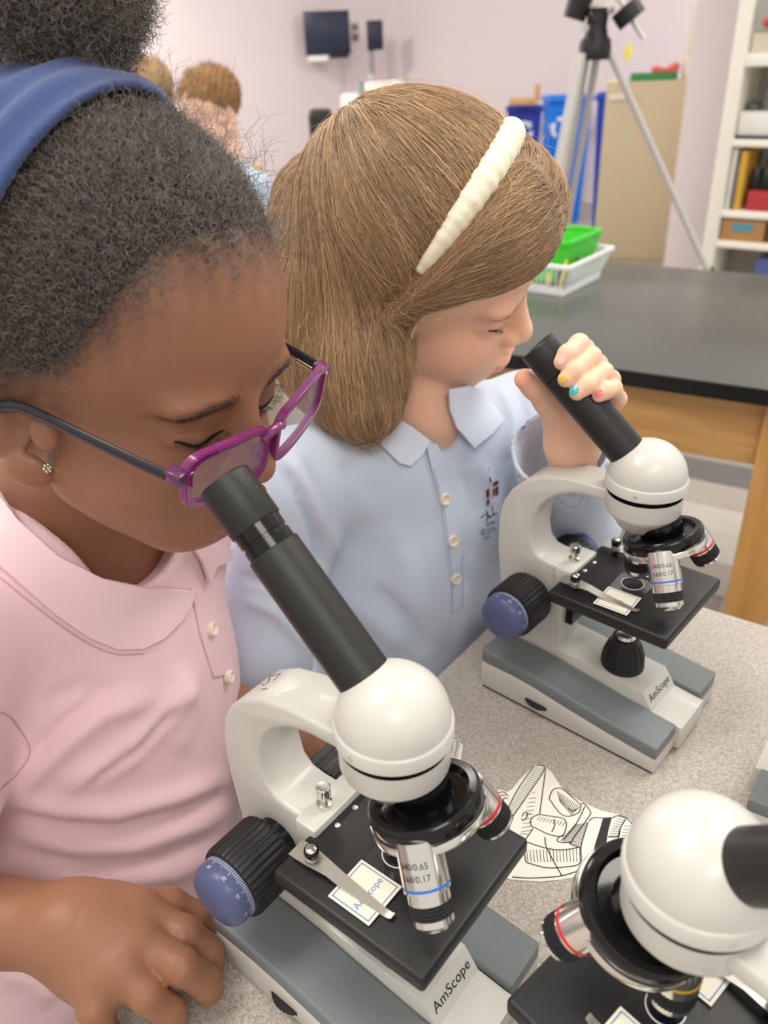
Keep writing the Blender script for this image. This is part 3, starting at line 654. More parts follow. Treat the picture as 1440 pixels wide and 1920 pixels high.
def head_field(p, sc_=1.0, cran=0.0, fore=0.0):
    "a child's head: x to its right, y forward, z up, origin between the ears"
    p = p / sc_
    q = p.copy(); q[:, 0] = np.abs(q[:, 0])
    d = ell(p, (0, -.010 - .4 * cran, .046 + .6 * cran), (.0705 + .4 * cran, .090 + .5 * cran, .074 + cran))
    d = smin(d, ell(p, (0, .033 + fore, .052 + .4 * cran), (.061, .054, .052 + .3 * cran)), .022)
    d = smin(d, ell(p, (0, .027, -.016), (.056, .056, .060)), .020)
    d = smin(d, ell(q, (.031, .047, -.024), (.027, .029, .027)), .016)
    d = smin(d, cone(q, (.044, .012, -.036), (.018, .052, -.059), .015, .016), .020)
    d = smin(d, ell(p, (0, .057, -.060), (.030, .025, .019)), .016)
    d = smin(d, ell(p, (0, .071, -.042), (.028, .018, .019)), .014)
    d = smin(d, ell(q, (.026, .072, .031), (.024, .012, .008)), .012)
    d = cut(d, ell(q, (.030, .097, .0145), (.019, .017, .012)), .012)
    d = smin(d, ell(q, (.0300, .0655, .0135), (.0155, .0135, .0125)), .005)
    # nose
    d = smin(d, cone(p, (0, .080, .020), (0, .0915, -.006), .0065, .0085), .010)
    d = smin(d, ell(p, (0, .0935, -.0135), (.0105, .0105, .0095)), .007)
    d = smin(d, ell(q, (.0105, .0875, -.0165), (.0072, .0085, .0068)), .004)
    d = cut(d, ell(q, (.0055, .0945, -.0235), (.0036, .0045, .0035)), .003)
    # lips
    d = smin(d, ell(q, (.006, .0885, -.0405), (.014, .0065, .0052)), .004)
    d = smin(d, ell(p, (0, .0870, -.0500), (.0155, .0068, .0060)), .004)
    d = cut(d, ell(p, (0, .0965, -.0452), (.021, .0085, .0011)), .003)
    d = cut(d, ell(p, (0, .0895, -.0585), (.014, .007, .0035)), .006)
    # ears
    Re = rotm((0, 0, 1), 24) @ rotm((1, 0, 0), -12)
    e = ell(q, (.0700, -.014, .004), (.0055, .0185, .0300), Re)
    e = smin(e, ell(q, (.0690, .001, -.0265), (.0052, .0115, .0100), Re), .006)
    e = cut(e, ell(q, (.0765, -.014, .009), (.0050, .0115, .0180), Re), .003)
    e = cut(e, ell(q, (.0735, -.003, -.0035), (.0070, .0085, .0095), Re), .003)
    e = smin(e, ell(q, (.0655, .0095, -.001), (.0052, .0085, .0105)), .003)
    d = smin(d, e, .006)
    return d * sc_
# ------------------------------------------------------------------ people: shared helpers
UP = np.array([0, 0, 1.0])
def put(o, root):
    o.parent = root; o.matrix_parent_inverse = Matrix.Translation(-Vector(root.location)); return o
def join(parts):
    "several overlapping skins of one body as one mesh"
    Vs, Fs, n = [], [], 0
    for V, Fq in parts: Vs.append(V); Fs.append(Fq + n); n += len(V)
    return np.concatenate(Vs), np.concatenate(Fs)
def patch(tree, outline, off, th, step=7.0, lift=None, edge_round=0.0):
    "a piece of cloth lying on a surface, outlined in the picture: returns vertices, faces (with thickness)"
    from mathutils.geometry import delaunay_2d_cdt
    ol = np.asarray([p for p in outline if snap(tree, p[0], p[1])[0] is not None], float); n = len(ol)
    B = []
    for i in range(n):
        a, b = ol[i], ol[(i + 1) % n]; k = max(1, int(np.linalg.norm(b - a) / step))
        for j in range(k): B.append(a + (b - a) * j / k)
    B = np.array(B); lo = B.min(0); hi = B.max(0)
    gx, gy = np.meshgrid(np.arange(lo[0], hi[0], step), np.arange(lo[1], hi[1], step)); I = np.stack([gx.ravel(), gy.ravel()], 1)
    ins = np.zeros(len(I), bool); j = len(B) - 1
    for i in range(len(B)):
        c = ((B[i, 1] > I[:, 1]) != (B[j, 1] > I[:, 1])) & (I[:, 0] < (B[j, 0] - B[i, 0]) * (I[:, 1] - B[i, 1]) / (B[j, 1] - B[i, 1] + 1e-12) + B[i, 0]); ins ^= c; j = i
    I = I[ins]; db, _ = seg_dist(I, np.vstack([B, B[:1]])); I = I[db > step * .5]
    pts = np.vstack([B, I]); nb = len(B)
    r = delaunay_2d_cdt([Vector(p) for p in pts], [(i, (i + 1) % nb) for i in range(nb)], [list(range(nb))], 1, 1e-6)
    P2 = np.array([tuple(v) for v in r[0]]); F3 = [f for f in r[2] if len(f) == 3]
    top = []; nor = []
    last = None; dbo, _ = seg_dist(P2, np.vstack([B, B[:1]]))
    for i, p in enumerate(P2):
        q, nn = snap(tree, p[0], p[1])
        if q is None: q, nn = (last if last is not None else (at(p[0], p[1], .6), -_f))
        last = (q, nn); o_ = off if lift is None else off + lift(p)
        if edge_round: o_ -= edge_round * math.exp(-(dbo[i] / (step * .7)) ** 2)
        top.append(q + nn * o_); nor.append(nn)
    top = np.array(top); nor = np.array(nor); bot = top - nor * th; m = len(top)
    F = [tuple(f) for f in F3] + [tuple(m + i for i in f[::-1]) for f in F3]
    # rim
    cnt = {}
    for f in F3:
        for a, b in ((f[0], f[1]), (f[1], f[2]), (f[2], f[0])): cnt[(a, b)] = 1
    for (a, b) in list(cnt):
        if (b, a) not in cnt: F.append((b, a, m + a, m + b))
    return np.vstack([top, bot]), F
def cloth_patch(name, tree, outline, off, th, m, root, parent=None, angle=50, **k):
    V, Fc = patch(tree, outline, off, th, **k)
    bm = Geo(); vs = [bm.bm.verts.new(v) for v in V]
    for f in Fc:
        try: bm.bm.faces.new([vs[i] for i in f])
        except ValueError: pass
    o = bm.obj(name, m, None, angle=angle)
    if parent is not None: o.parent = parent; o.matrix_parent_inverse = parent.matrix_parent_inverse.copy(); return o
    return put(o, root)
def button(tree, x, y, r, root, m, dark):
    q, n = snap(tree, x, y)
    g = Geo(); M = frame(q + n * .0034, n); g.lathe([(0, .0002), (r * .45, .0002), (r * .62, .0009), (r * .85, .0014), (r, .0008), (r, -.0030)], 24, M); o = put(g.obj('button', m), root)
    return o
def drawn(tree, lines, w, off=.0004, step=3.0):
    "thin raised lines (stitching, print) that follow a surface; lines in picture pixels"
    V = []; Fc = []
    for ln in lines:
        pl = np.asarray(ln, float); P = []
        for i in range(len(pl) - 1):
            k = max(1, int(np.linalg.norm(pl[i + 1] - pl[i]) / step))
            for j in range(k): P.append(pl[i] + (pl[i + 1] - pl[i]) * j / k)
        P.append(pl[-1]); L_ = []; 
        for p in P:
            q, n = snap(tree, p[0], p[1])
            if q is None: continue
            L_.append((q + n * off, n))
        b0 = len(V)
        for i, (q, n) in enumerate(L_):
            t = L_[min(i + 1, len(L_) - 1)][0] - L_[max(i - 1, 0)][0]; s_ = np.cross(n, t); s_ = s_ / (np.linalg.norm(s_) + 1e-9) * w / 2
            V += [q - s_, q + s_]
        for i in range(len(L_) - 1): a = b0 + 2 * i; Fc.append((a, a + 1, a + 3, a + 2))
    return V, Fc

# ------------------------------------------------------------------ girl in pink
HA_R = np.array([[-.469, .853, .228], [-.883, -.456, -.111], [.009, -.253, .967]]); HA_T = np.array([-.1357, .4101, 1.0481]); HA_S = .9365
U_, _, Vt_ = np.linalg.svd(HA_R); HA_R = U_ @ Vt_
def A2l(P): return (P - HA_T) @ HA_R
def A2w(q): return np.asarray(q, float) @ HA_R.T + HA_T
NA = np.array([-.180, .440, .968]); FA = np.array([.774, -.633, 0]); RA = np.array([-.633, -.774, 0])
BA = np.stack([RA, FA, UP], 1)
wrA = on_plane(140, 1742, .782)
shA = NA + .118 * RA - .04 * UP; elA = np.array([-.300, .300, .775])
def headneckA(P):
    d = head_field(A2l(P), HA_S, .009)
    nb = NA - .012 * FA; n1 = A2w((0, -.018, -.035))
    d = smin(d, cone(P, n1, nb, .040, .042), .012)
    d = smin(d, cone(P, nb, nb - .10 * UP - .02 * FA, .042, .046), .03)
    d = smin(d, cone(P, nb + .09 * RA - .045 * UP, nb - .05 * RA - .055 * UP, .030, .028), .04)
    return d
def hp(x, y, z): return on_plane(x, y, TZ + z)
fingA = [[hp(258, 1712, .042), hp(345, 1750, .038), hp(388, 1785, .022), hp(396, 1806, .011)],
         [hp(256, 1765, .043), hp(340, 1812, .039), hp(384, 1840, .022), hp(390, 1858, .011)],
         [hp(226, 1812, .042), hp(276, 1866, .035), hp(318, 1896, .020), hp(326, 1912, .010)],
         [hp(178, 1838, .038), hp(176, 1893, .033), hp(196, 1938, .018), hp(200, 1950, .010)]]
thumbA = [hp(205, 1705, .034), hp(318, 1700, .033), hp(366, 1722, .022), hp(381, 1745, .013)]
def armhandA(P):
    d = cone(P, shA, elA, .032, .027)
    d = smin(d, chain(P, [elA, elA + (wrA - elA) * .45, wrA], [.027, .0262, .0205]), .01)
    pal = None
    for f, r in zip(fingA, (.0125, .013, .0125, .0115)):
        c = cone(P, wrA, f[0], .0185, r); pal = c if pal is None else smin(pal, c, .014)
    pal = smin(pal, cone(P, wrA, thumbA[0], .018, .013), .014)
    pal = smin(pal, ell(P, (fingA[1][0] + wrA) / 2 - .012 * UP, (.032, .030, .016)), .012)
    d = smin(d, pal, .010)
    fr = None
    for i, f in enumerate(fingA):
        r = (.0088, .0090, .0086, .0078)[i]
        c = chain(P, f, [r * 1.28, r * 1.03, r * .97, r * .86], .003); fr = c if fr is None else smin(fr, c, .0012)
    fr = smin(fr, chain(P, thumbA, [.013, .0102, .0092, .0078], .003), .0008)
    d = smin(d, fr, .0050)
    return np.minimum(d, chain(P, [NA - .055 * RA - .075 * UP, np.array([-.150, .480, .765]), hp(560, 1383, .022), hp(594, 1404, .012)], [.026, .024, .016, .0095], .01))
Vh, Fh = sculpt(headneckA, HA_T + np.array([-.17, -.15, -.22]), HA_T + np.array([.14, .16, .13]), .0016)
Va, Fa = sculpt(armhandA, np.array([-.36, .17, .735]), np.array([-.02, .56, .96]), .0016)
# creases of the wrist, knuckles and eyelid
Nn = normals_of(Va, Fa)
Va = folds(Va, Nn, [([(182, 1668), (150, 1710), (126, 1770), (120, 1800)], 4, -.0004),
                    ([(350, 1735), (357, 1756), (348, 1780)], 4, -.0005), ([(330, 1796), (340, 1814), (332, 1832)], 4, -.0005)])
Nn = normals_of(Vh, Fh)
Vh = folds(Vh, Nn, [([(290, 832), (330, 812), (380, 806), (430, 796)], 4, -.0010), ([(296, 838), (330, 846), (370, 846), (405, 832)], 3.5, -.0007),
                    ([(470, 905), (455, 940), (430, 960)], 9, -.0007), ([(330, 775), (390, 758), (460, 745)], 10, .0006)])
VA_, FA_ = join([(Vh, Fh), (Va, Fa)])
# own colour of the skin: lips, darker knuckles, hair-covered scalp
la = A2l(VA_) / HA_S
col = np.ones((len(VA_), 3))
lip = np.exp(-(((la[:, 0]) / .019) ** 2 + ((la[:, 2] + .0455) / .0085) ** 2) ** 2) * (la[:, 1] > .07)
col *= 1 - lip[:, None] * np.array([.18, .38, .34])
def hairmaskA(l):
    "1 well inside the hair, 0 on the face; l in head units"
    ang = np.arctan2(l[:, 1] + .010, np.abs(l[:, 0]))           # 0 at the side, pi/2 in front
    line = np.interp(ang, [-1.6, -.4, 0.0, .21, .53, .74, .89, 1.0, 1.1, 1.32, 1.6], [-.055, -.045, -.004, .011, .035, .060, .075, .082, .088, .090, .091])
    return l[:, 2] - line
sc_d = 1 / (1 + np.exp(-(hairmaskA(la) - .006 + .006 * np.sin(la[:, 0] * 420) * np.sin(la[:, 1] * 380 + 1)) / .008)); sc_d *= (la[:, 2] > -.06) & (np.linalg.norm(la, axis=1) < .15)
col *= 1 - sc_d[:, None] * np.array([.62, .62, .60])
brow = np.exp(-((la[:, 2] - (.0285 + .05 * (np.abs(la[:, 0]) - .028) * (np.abs(la[:, 0]) < .03) - .22 * np.clip(np.abs(la[:, 0]) - .034, 0, 1))) / .0038) ** 2) * np.exp(-((np.abs(la[:, 0]) - .029) / .017) ** 4) * (la[:, 1] > .05)
col *= 1 - brow[:, None] * .22
M_SKINA = mat('brown_skin', (150, 106, 81), 0.46, spec=.45, var=0.05, vscale=90, sss=.0022, sssr=(.8, .4, .28), bump=0.12, bscale=900, attr='tint')
girlA = empty('person', (NA[0], NA[1], 0), 0, 'girl in pink polo shirt and purple glasses bending over a microscope', 'person')
bodyA = put(np_mesh('body', VA_, FA_, M_SKINA, colors=col), girlA)
treeA = tree_of(VA_, FA_)

# pink shirt
M_PINK = mat('pink_jersey', (236, 200, 207), 0.8, var=0.03, vscale=40, bump=0.25, bscale=1600, sheen=.25)
def shirtA(P):
    d = ell(P, NA - .022 * FA + .012 * RA - .16 * UP, (.103, .083, .17), BA)
    d = smin(d, ell(P, NA - .030 * FA + .034 * RA - .33 * UP, (.102, .094, .17), BA), .05)
    d = smin(d, cone(P, NA + .045 * RA - .032 * UP, shA, .040, .046), .04)
    d = smin(d, cone(P, NA - .035 * RA - .034 * UP, NA - .070 * RA - .062 * UP - .015 * FA, .040, .036), .04)
    d = smin(d, cone(P, shA, shA + (elA - shA) * .55, .047, .056), .02)
    d = smin(d, ell(P, np.array([-.27, .42, .60]), (.13, .15, .16)), .05)          # lap and hem
    return d
def shirtA_open(P):
    d = shirtA(P)
    nk = cone(P, NA + .016 * FA - .020 * UP, NA - .01 * FA + .10 * UP, .040, .052)
    return cut(d, nk, .006)
Vs, Fs = sculpt(shirtA_open, np.array([-.42, .24, .60]), np.array([-.02, .62, .99]), .0032)
Ns = normals_of(Vs, Fs)
Vs = folds(Vs, Ns, [([(20, 1500), (110, 1400), (190, 1335), (300, 1300)], 24, .006), ([(110, 1480), (230, 1420), (310, 1340), (370, 1260)], 22, .007), ([(160, 1470), (260, 1400), (330, 1320)], 12, -.006), ([(60, 1420), (130, 1350), (200, 1300)], 12, -.005),
                    ([(0, 1490), (110, 1515), (210, 1525), (330, 1495), (440, 1450)], 22, .006), ([(0, 1520), (120, 1548), (220, 1552), (340, 1520), (440, 1480)], 16, -.005),
                    ([(10, 1555), (130, 1590), (250, 1590), (380, 1545), (440, 1500)], 18, .004), ([(40, 1600), (170, 1625), (300, 1610), (420, 1560)], 15, -.003), ([(60, 1640), (200, 1660), (330, 1640), (440, 1590)], 16, .003),
                    ([(90, 1320), (150, 1290), (230, 1300)], 20, -.003), ([(330, 1240), (360, 1320), (330, 1420)], 22, .003), ([(0, 1820), (60, 1840), (100, 1880)], 18, .004)])
VsA, FsA = Vs, Fs
shirt_treeA = tree_of(Vs, Fs)
shirtObjA = put(np_mesh('shirt', Vs, Fs, M_PINK), girlA)
formA = sculpt(lambda P: smin(shirtA(P), cone(P, NA + .006 * FA - .02 * UP, NA - .004 * FA + .07 * UP, .045, .044), .022), np.array([-.42, .24, .80]), np.array([-.02, .62, 1.04]), .004, 1)
form_treeA = tree_of(*formA)
M_PINKC = mat('pink_collar_satin', (240, 206, 213), 0.62, var=0.02, vscale=40, sheen=.2)
inner = [(-30, 868), (0, 912), (40, 980), (108, 1044), (190, 1082), (270, 1098), (357, 1106)]
outer = [(352, 1130), (335, 1160), (302, 1195), (262, 1214), (215, 1213), (160, 1189), (100, 1150), (50, 1108), (0, 1066), (-40, 1040)]
cloth_patch('collar', form_treeA, inner + outer, .0042, .0026, M_PINKC, girlA, step=9)
cloth_patch('collar', form_treeA, [(352, 1020), (372, 1052), (385, 1090), (398, 1060), (425, 1050), (437, 1062), (428, 1030), (400, 1018), (370, 1012)], .0042, .0026, M_PINKC, girlA, step=9)
cloth_patch('placket', form_treeA, [(356, 1104), (395, 1122), (412, 1170), (440, 1262), (446, 1310), (420, 1318), (398, 1268), (374, 1190)], .0016, .0014, M_PINK, girlA, step=9)
M_BTN = mat('pearl_button', (236, 222, 205), 0.25, var=0.02)
for bx_, by_ in ((392, 1180), (424, 1268)): button(shirt_treeA, bx_, by_, .0048, girlA, M_BTN, None)
Vd, Fd = drawn(shirt_treeA, [[tuple(p) for p in spline([(0, 1083), (60, 1132), (110, 1170), (165, 1206), (215, 1226), (270, 1226)], 30)]], .0008)
M_STITCH = mat('pink_thread', (206, 160, 172), 0.8)
put(mesh('collar_stitching', Vd, Fd, M_STITCH), girlA)
Vd, Fd = drawn(shirt_treeA, [[tuple(p) for p in spline([(0, 1335), (24, 1350), (56, 1405), (34, 1448), (0, 1480)], 20)]], .0008); put(mesh('sleeve_hem', Vd, Fd, M_STITCH), girlA)

# ------------------------------------------------------------------ girl in light blue
HB_R = np.array([[-.373, .909, .185], [-.862, -.265, -.433], [-.345, -.321, .882]]); U_, _, Vt_ = np.linalg.svd(HB_R); HB_R = U_ @ Vt_
HB_S = .96; HB_T = CAM + (np.array([.03712, .67903, 1.0291]) - CAM) * HB_S
def B2l(P): return (P - HB_T) @ HB_R
def B2w(q): return np.asarray(q, float) @ HB_R.T + HB_T
NB = at(790, 765, .70); FB = nrm((.50, -.866, 0)); RB = np.array([FB[1], -FB[0], 0]); BB = np.stack([RB, FB, UP], 1)
def headneckB(P):
    d = head_field(B2l(P), HB_S, .007)
    n1 = B2w((0, -.022, -.035)); nb = NB
    d = smin(d, cone(P, n1, nb, .034, .037), .012)
    d = smin(d, cone(P, nb, nb - .10 * UP - .03 * FB, .037, .040), .02)
    d = smin(d, cone(P, nb + .09 * RB - .055 * UP - .01 * FB, nb - .09 * RB - .055 * UP - .01 * FB, .026, .026), .03)
    return d
Vh, Fh = sculpt(headneckB, HB_T + np.array([-.15, -.15, -.25]), HB_T + np.array([.16, .16, .14]), .0019)
# left hand round the eyepiece tube
wrB = at(1074, 832, .600); elB = at(1072, 985, .735); shB = NB - .118 * RB - .04 * UP
fingB = [[at(1062, 712, .572), at(1096, 655, .556), at(1086, 645, .531), at(1064, 664, .521), at(1053, 679, .5205)],
         [at(1086, 735, .573), at(1120, 684, .556), at(1108, 669, .531), at(1076, 695, .5205), at(1061, 711, .520)],
         [at(1104, 760, .573), at(1144, 712, .556), at(1131, 698, .531), at(1098, 722, .5205), at(1082, 736, .520)],
         [at(1112, 785, .573), at(1158, 748, .558), at(1149, 727, .535), at(1136, 732, .5245), at(1123, 741, .5235)]]
thumbB = [at(1052, 786, .586), at(1026, 750, .570), at(1002, 724, .559), at(984, 711, .554)]
def armhandB(P):
    d = chain(P, [shB, elB, elB + (wrB - elB) * .5, wrB], [.030, .026, .022, .0155], .01)
    pal = None
    for f, r in zip(fingB, (.0095, .010, .0095, .0088)):
        c = cone(P, wrB, f[0], .0145, r); pal = c if pal is None else smin(pal, c, .012)
    pal = smin(pal, cone(P, wrB, thumbB[0], .0145, .0125), .012)
    d = smin(d, pal, .01)
    fr = None
    for i, f in enumerate(fingB):
        r = (.0060, .0062, .0060, .0054)[i]
        c = chain(P, f, [r * 1.25, r * 1.1, r * 1.05, r, r * .86], .003); fr = c if fr is None else smin(fr, c, .0008)
    fr = smin(fr, chain(P, thumbB, [.0125, .0096, .0085, .0072], .004), .001)
    d = smin(d, fr, .004)
    # right arm, hanging at her side
    s_ = NB + .118 * RB - .04 * UP
    return smin(d, chain(P, [s_, s_ + .052 * RB - .13 * UP, s_ + .056 * RB - .02 * FB - .18 * UP], [.028, .024, .022]), .005)
Va, Fa = sculpt(armhandB, np.array([-.20, .44, .62]), np.array([.26, .80, 1.07]), .0017)
Nn = normals_of(Vh, Fh)
Vh = folds(Vh, Nn, [([(902, 615), (925, 602), (955, 592)], 4, -.0010), ([(955, 655), (940, 670), (932, 690)], 8, -.0006), ([(905, 622), (930, 621), (952, 610)], 3.5, -.0007)])
VB_, FB_ = join([(Vh, Fh), (Va, Fa)])
lb = B2l(VB_) / HB_S
colB = np.ones((len(VB_), 3))
lip = np.exp(-(((lb[:, 0]) / .019) ** 2 + ((lb[:, 2] + .0455) / .0080) ** 2) ** 2) * (lb[:, 1] > .07)
colB *= 1 - lip[:, None] * np.array([.10, .34, .28])
chk = np.exp(-(((np.abs(lb[:, 0]) - .038) / .02) ** 2 + ((lb[:, 2] + .018) / .018) ** 2)) * (lb[:, 1] > .02) * (np.linalg.norm(lb, axis=1) < .15)
colB *= 1 - chk[:, None] * np.array([.0, .10, .10])
Qb, zb = pix(VB_)
tipm = np.exp(-((Qb - np.array([975, 712])) ** 2).sum(1) / 22 ** 2) * (zb < .60)
colB *= 1 - tipm[:, None] * np.array([.03, .22, .20])
brow = np.exp(-((lb[:, 2] - (.0280 - .2 * np.clip(np.abs(lb[:, 0]) - .034, 0, 1))) / .0032) ** 2) * np.exp(-((np.abs(lb[:, 0]) - .029) / .016) ** 4) * (lb[:, 1] > .05)
colB *= 1 - brow[:, None] * np.array([.22, .26, .30])
M_SKINB = mat('fair_skin', (236, 194, 168), 0.55, spec=.35, var=0.03, vscale=80, sss=.0035, bump=0.06, bscale=1000, attr='tint')
girlB = empty('person', (NB[0], NB[1], 0), 0, 'blonde girl in light blue polo shirt holding a microscope tube', 'person')
bodyB = put(np_mesh('body', VB_, FB_, M_SKINB, colors=colB), girlB)
treeB = tree_of(VB_, FB_)
for (x, y, r, c, nm) in ((1053, 676, 7.5, (236, 190, 180), 'bare'), (1056, 711, 7.5, (232, 184, 60), 'yellow'), (1077, 733, 8.5, (60, 178, 190), 'teal'), (1124, 738, 7.5, (235, 110, 110), 'coral')):
    o = cloth_patch('fingernail', treeB, [(x + r * (1.15 * math.cos(a) * .8 - .75 * math.sin(a) * .6), y + r * (-.75 * math.sin(a) * .8 - 1.15 * math.cos(a) * .6)) for a in np.linspace(0, 2 * PI, 13)[:-1]], .0006, .0008, mat('nail_' + nm, c, .2, var=.02, coat=.5), girlB, step=3)
    o['label'] = '%s fingernail' % nm
M_SKY = mat('light_blue_pique', (204, 215, 233), 0.85, var=0.025, vscale=40, bump=0.35, bscale=1800, sheen=.25)
M_SKYC = mat('light_blue_collar', (216, 226, 242), 0.85, var=0.02, vscale=40, bump=0.2, bscale=1800)
cuffB = at(1052, 842, .632)
def shirtB(P):
    d = ell(P, NB - .014 * FB - .16 * UP, (.113, .080, .17), BB)
    d = smin(d, ell(P, NB - .018 * FB - .33 * UP, (.118, .088, .17), BB), .05)
    d = smin(d, cone(P, NB + .045 * RB - .034 * UP, NB + .125 * RB - .036 * UP, .042, .046), .04)
    d = smin(d, cone(P, NB - .045 * RB - .034 * UP, shB, .040, .043), .04)
    s_ = NB + .128 * RB - .042 * UP
    d = smin(d, chain(P, [s_, s_ + .050 * RB + .01 * FB - .13 * UP, s_ + .046 * RB + .012 * FB - .16 * UP], [.046, .044, .038], .02), .016)
    d = smin(d, chain(P, [shB, elB + .008 * UP], [.043, .040], .02), .014)
    d = smin(d, cone(P, elB + .008 * UP, cuffB, .040, .0385), .016)
    return d
def shirtB_open(P):
    d = shirtB(P)
    d = cut(d, cone(P, NB + .034 * FB - .014 * UP, NB - .006 * FB + .09 * UP, .011, .052), .006)
    ax = nrm(cuffB - elB)
    d = cut(d, cone(P, cuffB - ax * .030, cuffB + ax * .10, .0340, .0385), .002)
    return smax(d, np.where(np.linalg.norm(P - cuffB, axis=1) < .06, ((P - cuffB) @ ax) - .004, -1), .002)
Vs, Fs = sculpt(shirtB_open, np.array([-.22, .46, .60]), np.array([.28, .80, .99]), .0030)
Ns = normals_of(Vs, Fs)
Vs = folds(Vs, Ns, [([(520, 860), (560, 930), (595, 1010), (606, 1080)], 8, -.008), ([(545, 850), (590, 930), (640, 1060)], 16, .005), ([(640, 860), (700, 920), (730, 1000)], 20, -.003), ([(600, 1090), (680, 1150), (760, 1220)], 22, .004), ([(700, 1100), (760, 1160), (800, 1230)], 16, -.004), ([(870, 880), (885, 960), (880, 1060)], 14, -.003), ([(690, 930), (740, 1000), (770, 1080), (790, 1180)], 26, .003),
                    ([(870, 1090), (880, 1150), (860, 1220)], 16, .003), ([(905, 860), (925, 960), (925, 1060)], 12, .003), ([(935, 720), (960, 790), (950, 860)], 10, .004), ([(970, 720), (985, 780), (970, 850)], 8, -.003), ([(450, 1080), (520, 1100), (560, 1150)], 10, -.003), ([(450, 1120), (520, 1150), (580, 1220)], 12, .003)])
shirt_treeB = tree_of(Vs, Fs)
shirtObjB = put(np_mesh('shirt', Vs, Fs, M_SKY), girlB)
formB = sculpt(lambda P: smin(shirtB(P), cone(P, NB + .004 * FB - .02 * UP, NB + .05 * UP, .040, .040), .018), np.array([-.17, .46, .78]), np.array([.28, .80, 1.02]), .004, 1)
form_treeB = tree_of(*formB)
cloth_patch('collar', form_treeB, [(690, 805), (712, 838), (745, 868), (765, 872), (785, 855), (802, 828), (796, 820), (770, 800), (742, 785), (715, 770), (690, 780)], .0055, .0028, M_SKYC, girlB, step=7)
cloth_patch('collar', form_treeB, [(836, 728), (870, 722), (905, 748), (940, 788), (918, 812), (882, 838), (868, 822), (850, 800), (838, 765)], .0055, .0028, M_SKYC, girlB, step=7)
cloth_patch('placket', form_treeB, [(797, 830), (818, 832), (840, 880), (853, 950), (866, 1050), (869, 1135), (842, 1152), (842, 1080), (828, 960), (808, 880)], .0020, .0016, M_SKY, girlB, step=8)
Vd, Fd = drawn(shirt_treeB, [[(799, 838), (811, 885), (831, 962), (845, 1080), (845, 1148), (866, 1132), (862, 1040)]], .0007, off=.0030)
put(mesh('stitching', Vd, Fd, mat('blue_thread', (158, 178, 212), .8)), girlB)
for bx_, by_ in ((831, 935), (847, 1013), (853, 1083)): button(shirt_treeB, bx_, by_, .0052, girlB, M_BTN, None)
# ------------------------------------------------------------------ hair, brows, lashes
rs = np.random.RandomState(7)
def sample_faces(V, Fq, w, n):
    "n random points on a quad mesh, faces weighted by area times w; returns points and normals"
    a, b, c, d = V[Fq[:, 0]], V[Fq[:, 1]], V[Fq[:, 2]], V[Fq[:, 3]]
    nn = np.cross(c - a, d - b); ar = np.linalg.norm(nn, axis=1); pw = ar * w; pw = pw / pw.sum()
    i = rs.choice(len(Fq), n, p=pw); u, v = rs.rand(2, n, 1)
    P = (1 - u) * (1 - v) * a[i] + u * (1 - v) * b[i] + u * v * c[i] + (1 - u) * v * d[i]
    return P, nn[i] / (ar[i][:, None] + 1e-12)
def curls(P, N, T, length, rad, turns, k=11):
    "short springy hairs that rise from the scalp and lean along T"
    n = len(P); B = np.cross(N, T); B /= np.linalg.norm(B, axis=1, keepdims=True) + 1e-9
    t = np.linspace(0, 1, k)[None, :, None]; ph = rs.rand(n, 1, 1) * 6.28; tw = turns * (rs.rand(n, 1, 1) * .6 + .7)
    D = N * .62 + T * .6 + rs.randn(n, 3) * .42; D /= np.linalg.norm(D, axis=1, keepdims=True)
    L_ = (np.asarray(length) * (.6 + .7 * rs.rand(n)))[:, None, None]
    e1 = np.cross(D, B); e1 /= np.linalg.norm(e1, axis=1, keepdims=True) + 1e-9; e2 = np.cross(D, e1)
    return P[:, None, :] + D[:, None, :] * L_ * t + (e1[:, None, :] * np.cos(ph + 6.28 * tw * t) + e2[:, None, :] * np.sin(ph + 6.28 * tw * t) - e1[:, None, :] * np.cos(ph) - e2[:, None, :] * np.sin(ph)) * rad
M_HAIRA = hair_mat('black_curly_hair', (98, 88, 80), 0.32, spec=1.0)
# --- navy headband and the puff of hair above it
cran_c = np.array([0, -.010 - .4 * .009, .046 + .6 * .009]) * HA_S; cran_r = np.array([.0705 + .0036, .090 + .0045, .074 + .009]) * HA_S
bandpts = []
band_r = cran_r + .0180
def hit_ell(x, y, c, r):
    o = A2l(CAM[None])[0] - c; v = (at(x, y, 1.0) - CAM) @ HA_R; a_ = ((v / r) ** 2).sum(); b_ = 2 * ((o / r) * (v / r)).sum(); c_ = ((o / r) ** 2).sum() - 1
    disc = b_ * b_ - 4 * a_ * c_
    t = (-b_ - math.sqrt(max(disc, 0))) / (2 * a_); return o + c + v * t
BP = np.array([hit_ell(x, y, cran_c, band_r) for x, y in ((262, 172), (205, 166), (150, 190), (100, 230), (50, 286), (0, 342))])
BP = BP[2:]; ctr = BP.mean(0); _, _, vv = np.linalg.svd((BP - ctr)[:, 1:]); bn_ = np.array([-.10, vv[1][0], vv[1][1]]); bn_ = nrm(bn_ if bn_[1] > 0 else bn_ * np.array([1, -1, -1]))      # front edge plane of the band
def bandA(P):
    q = A2l(P); s_ = (q - ctr) @ bn_
    fold = .0010 * np.sin(s_ * 420 + q[:, 0] * 30) + .0008 * np.sin(s_ * 250 - q[:, 0] * 55 + 1.0)
    d = ell(q, cran_c, cran_r + .0165) - fold - .003 * np.clip(1 - np.abs(s_ + .035) / .035, 0, 1)
    d = np.abs(d) - .0024
    return smax(smax(d, np.abs(s_ + .034) - .034, .002), .045 - q[:, 2], .002)
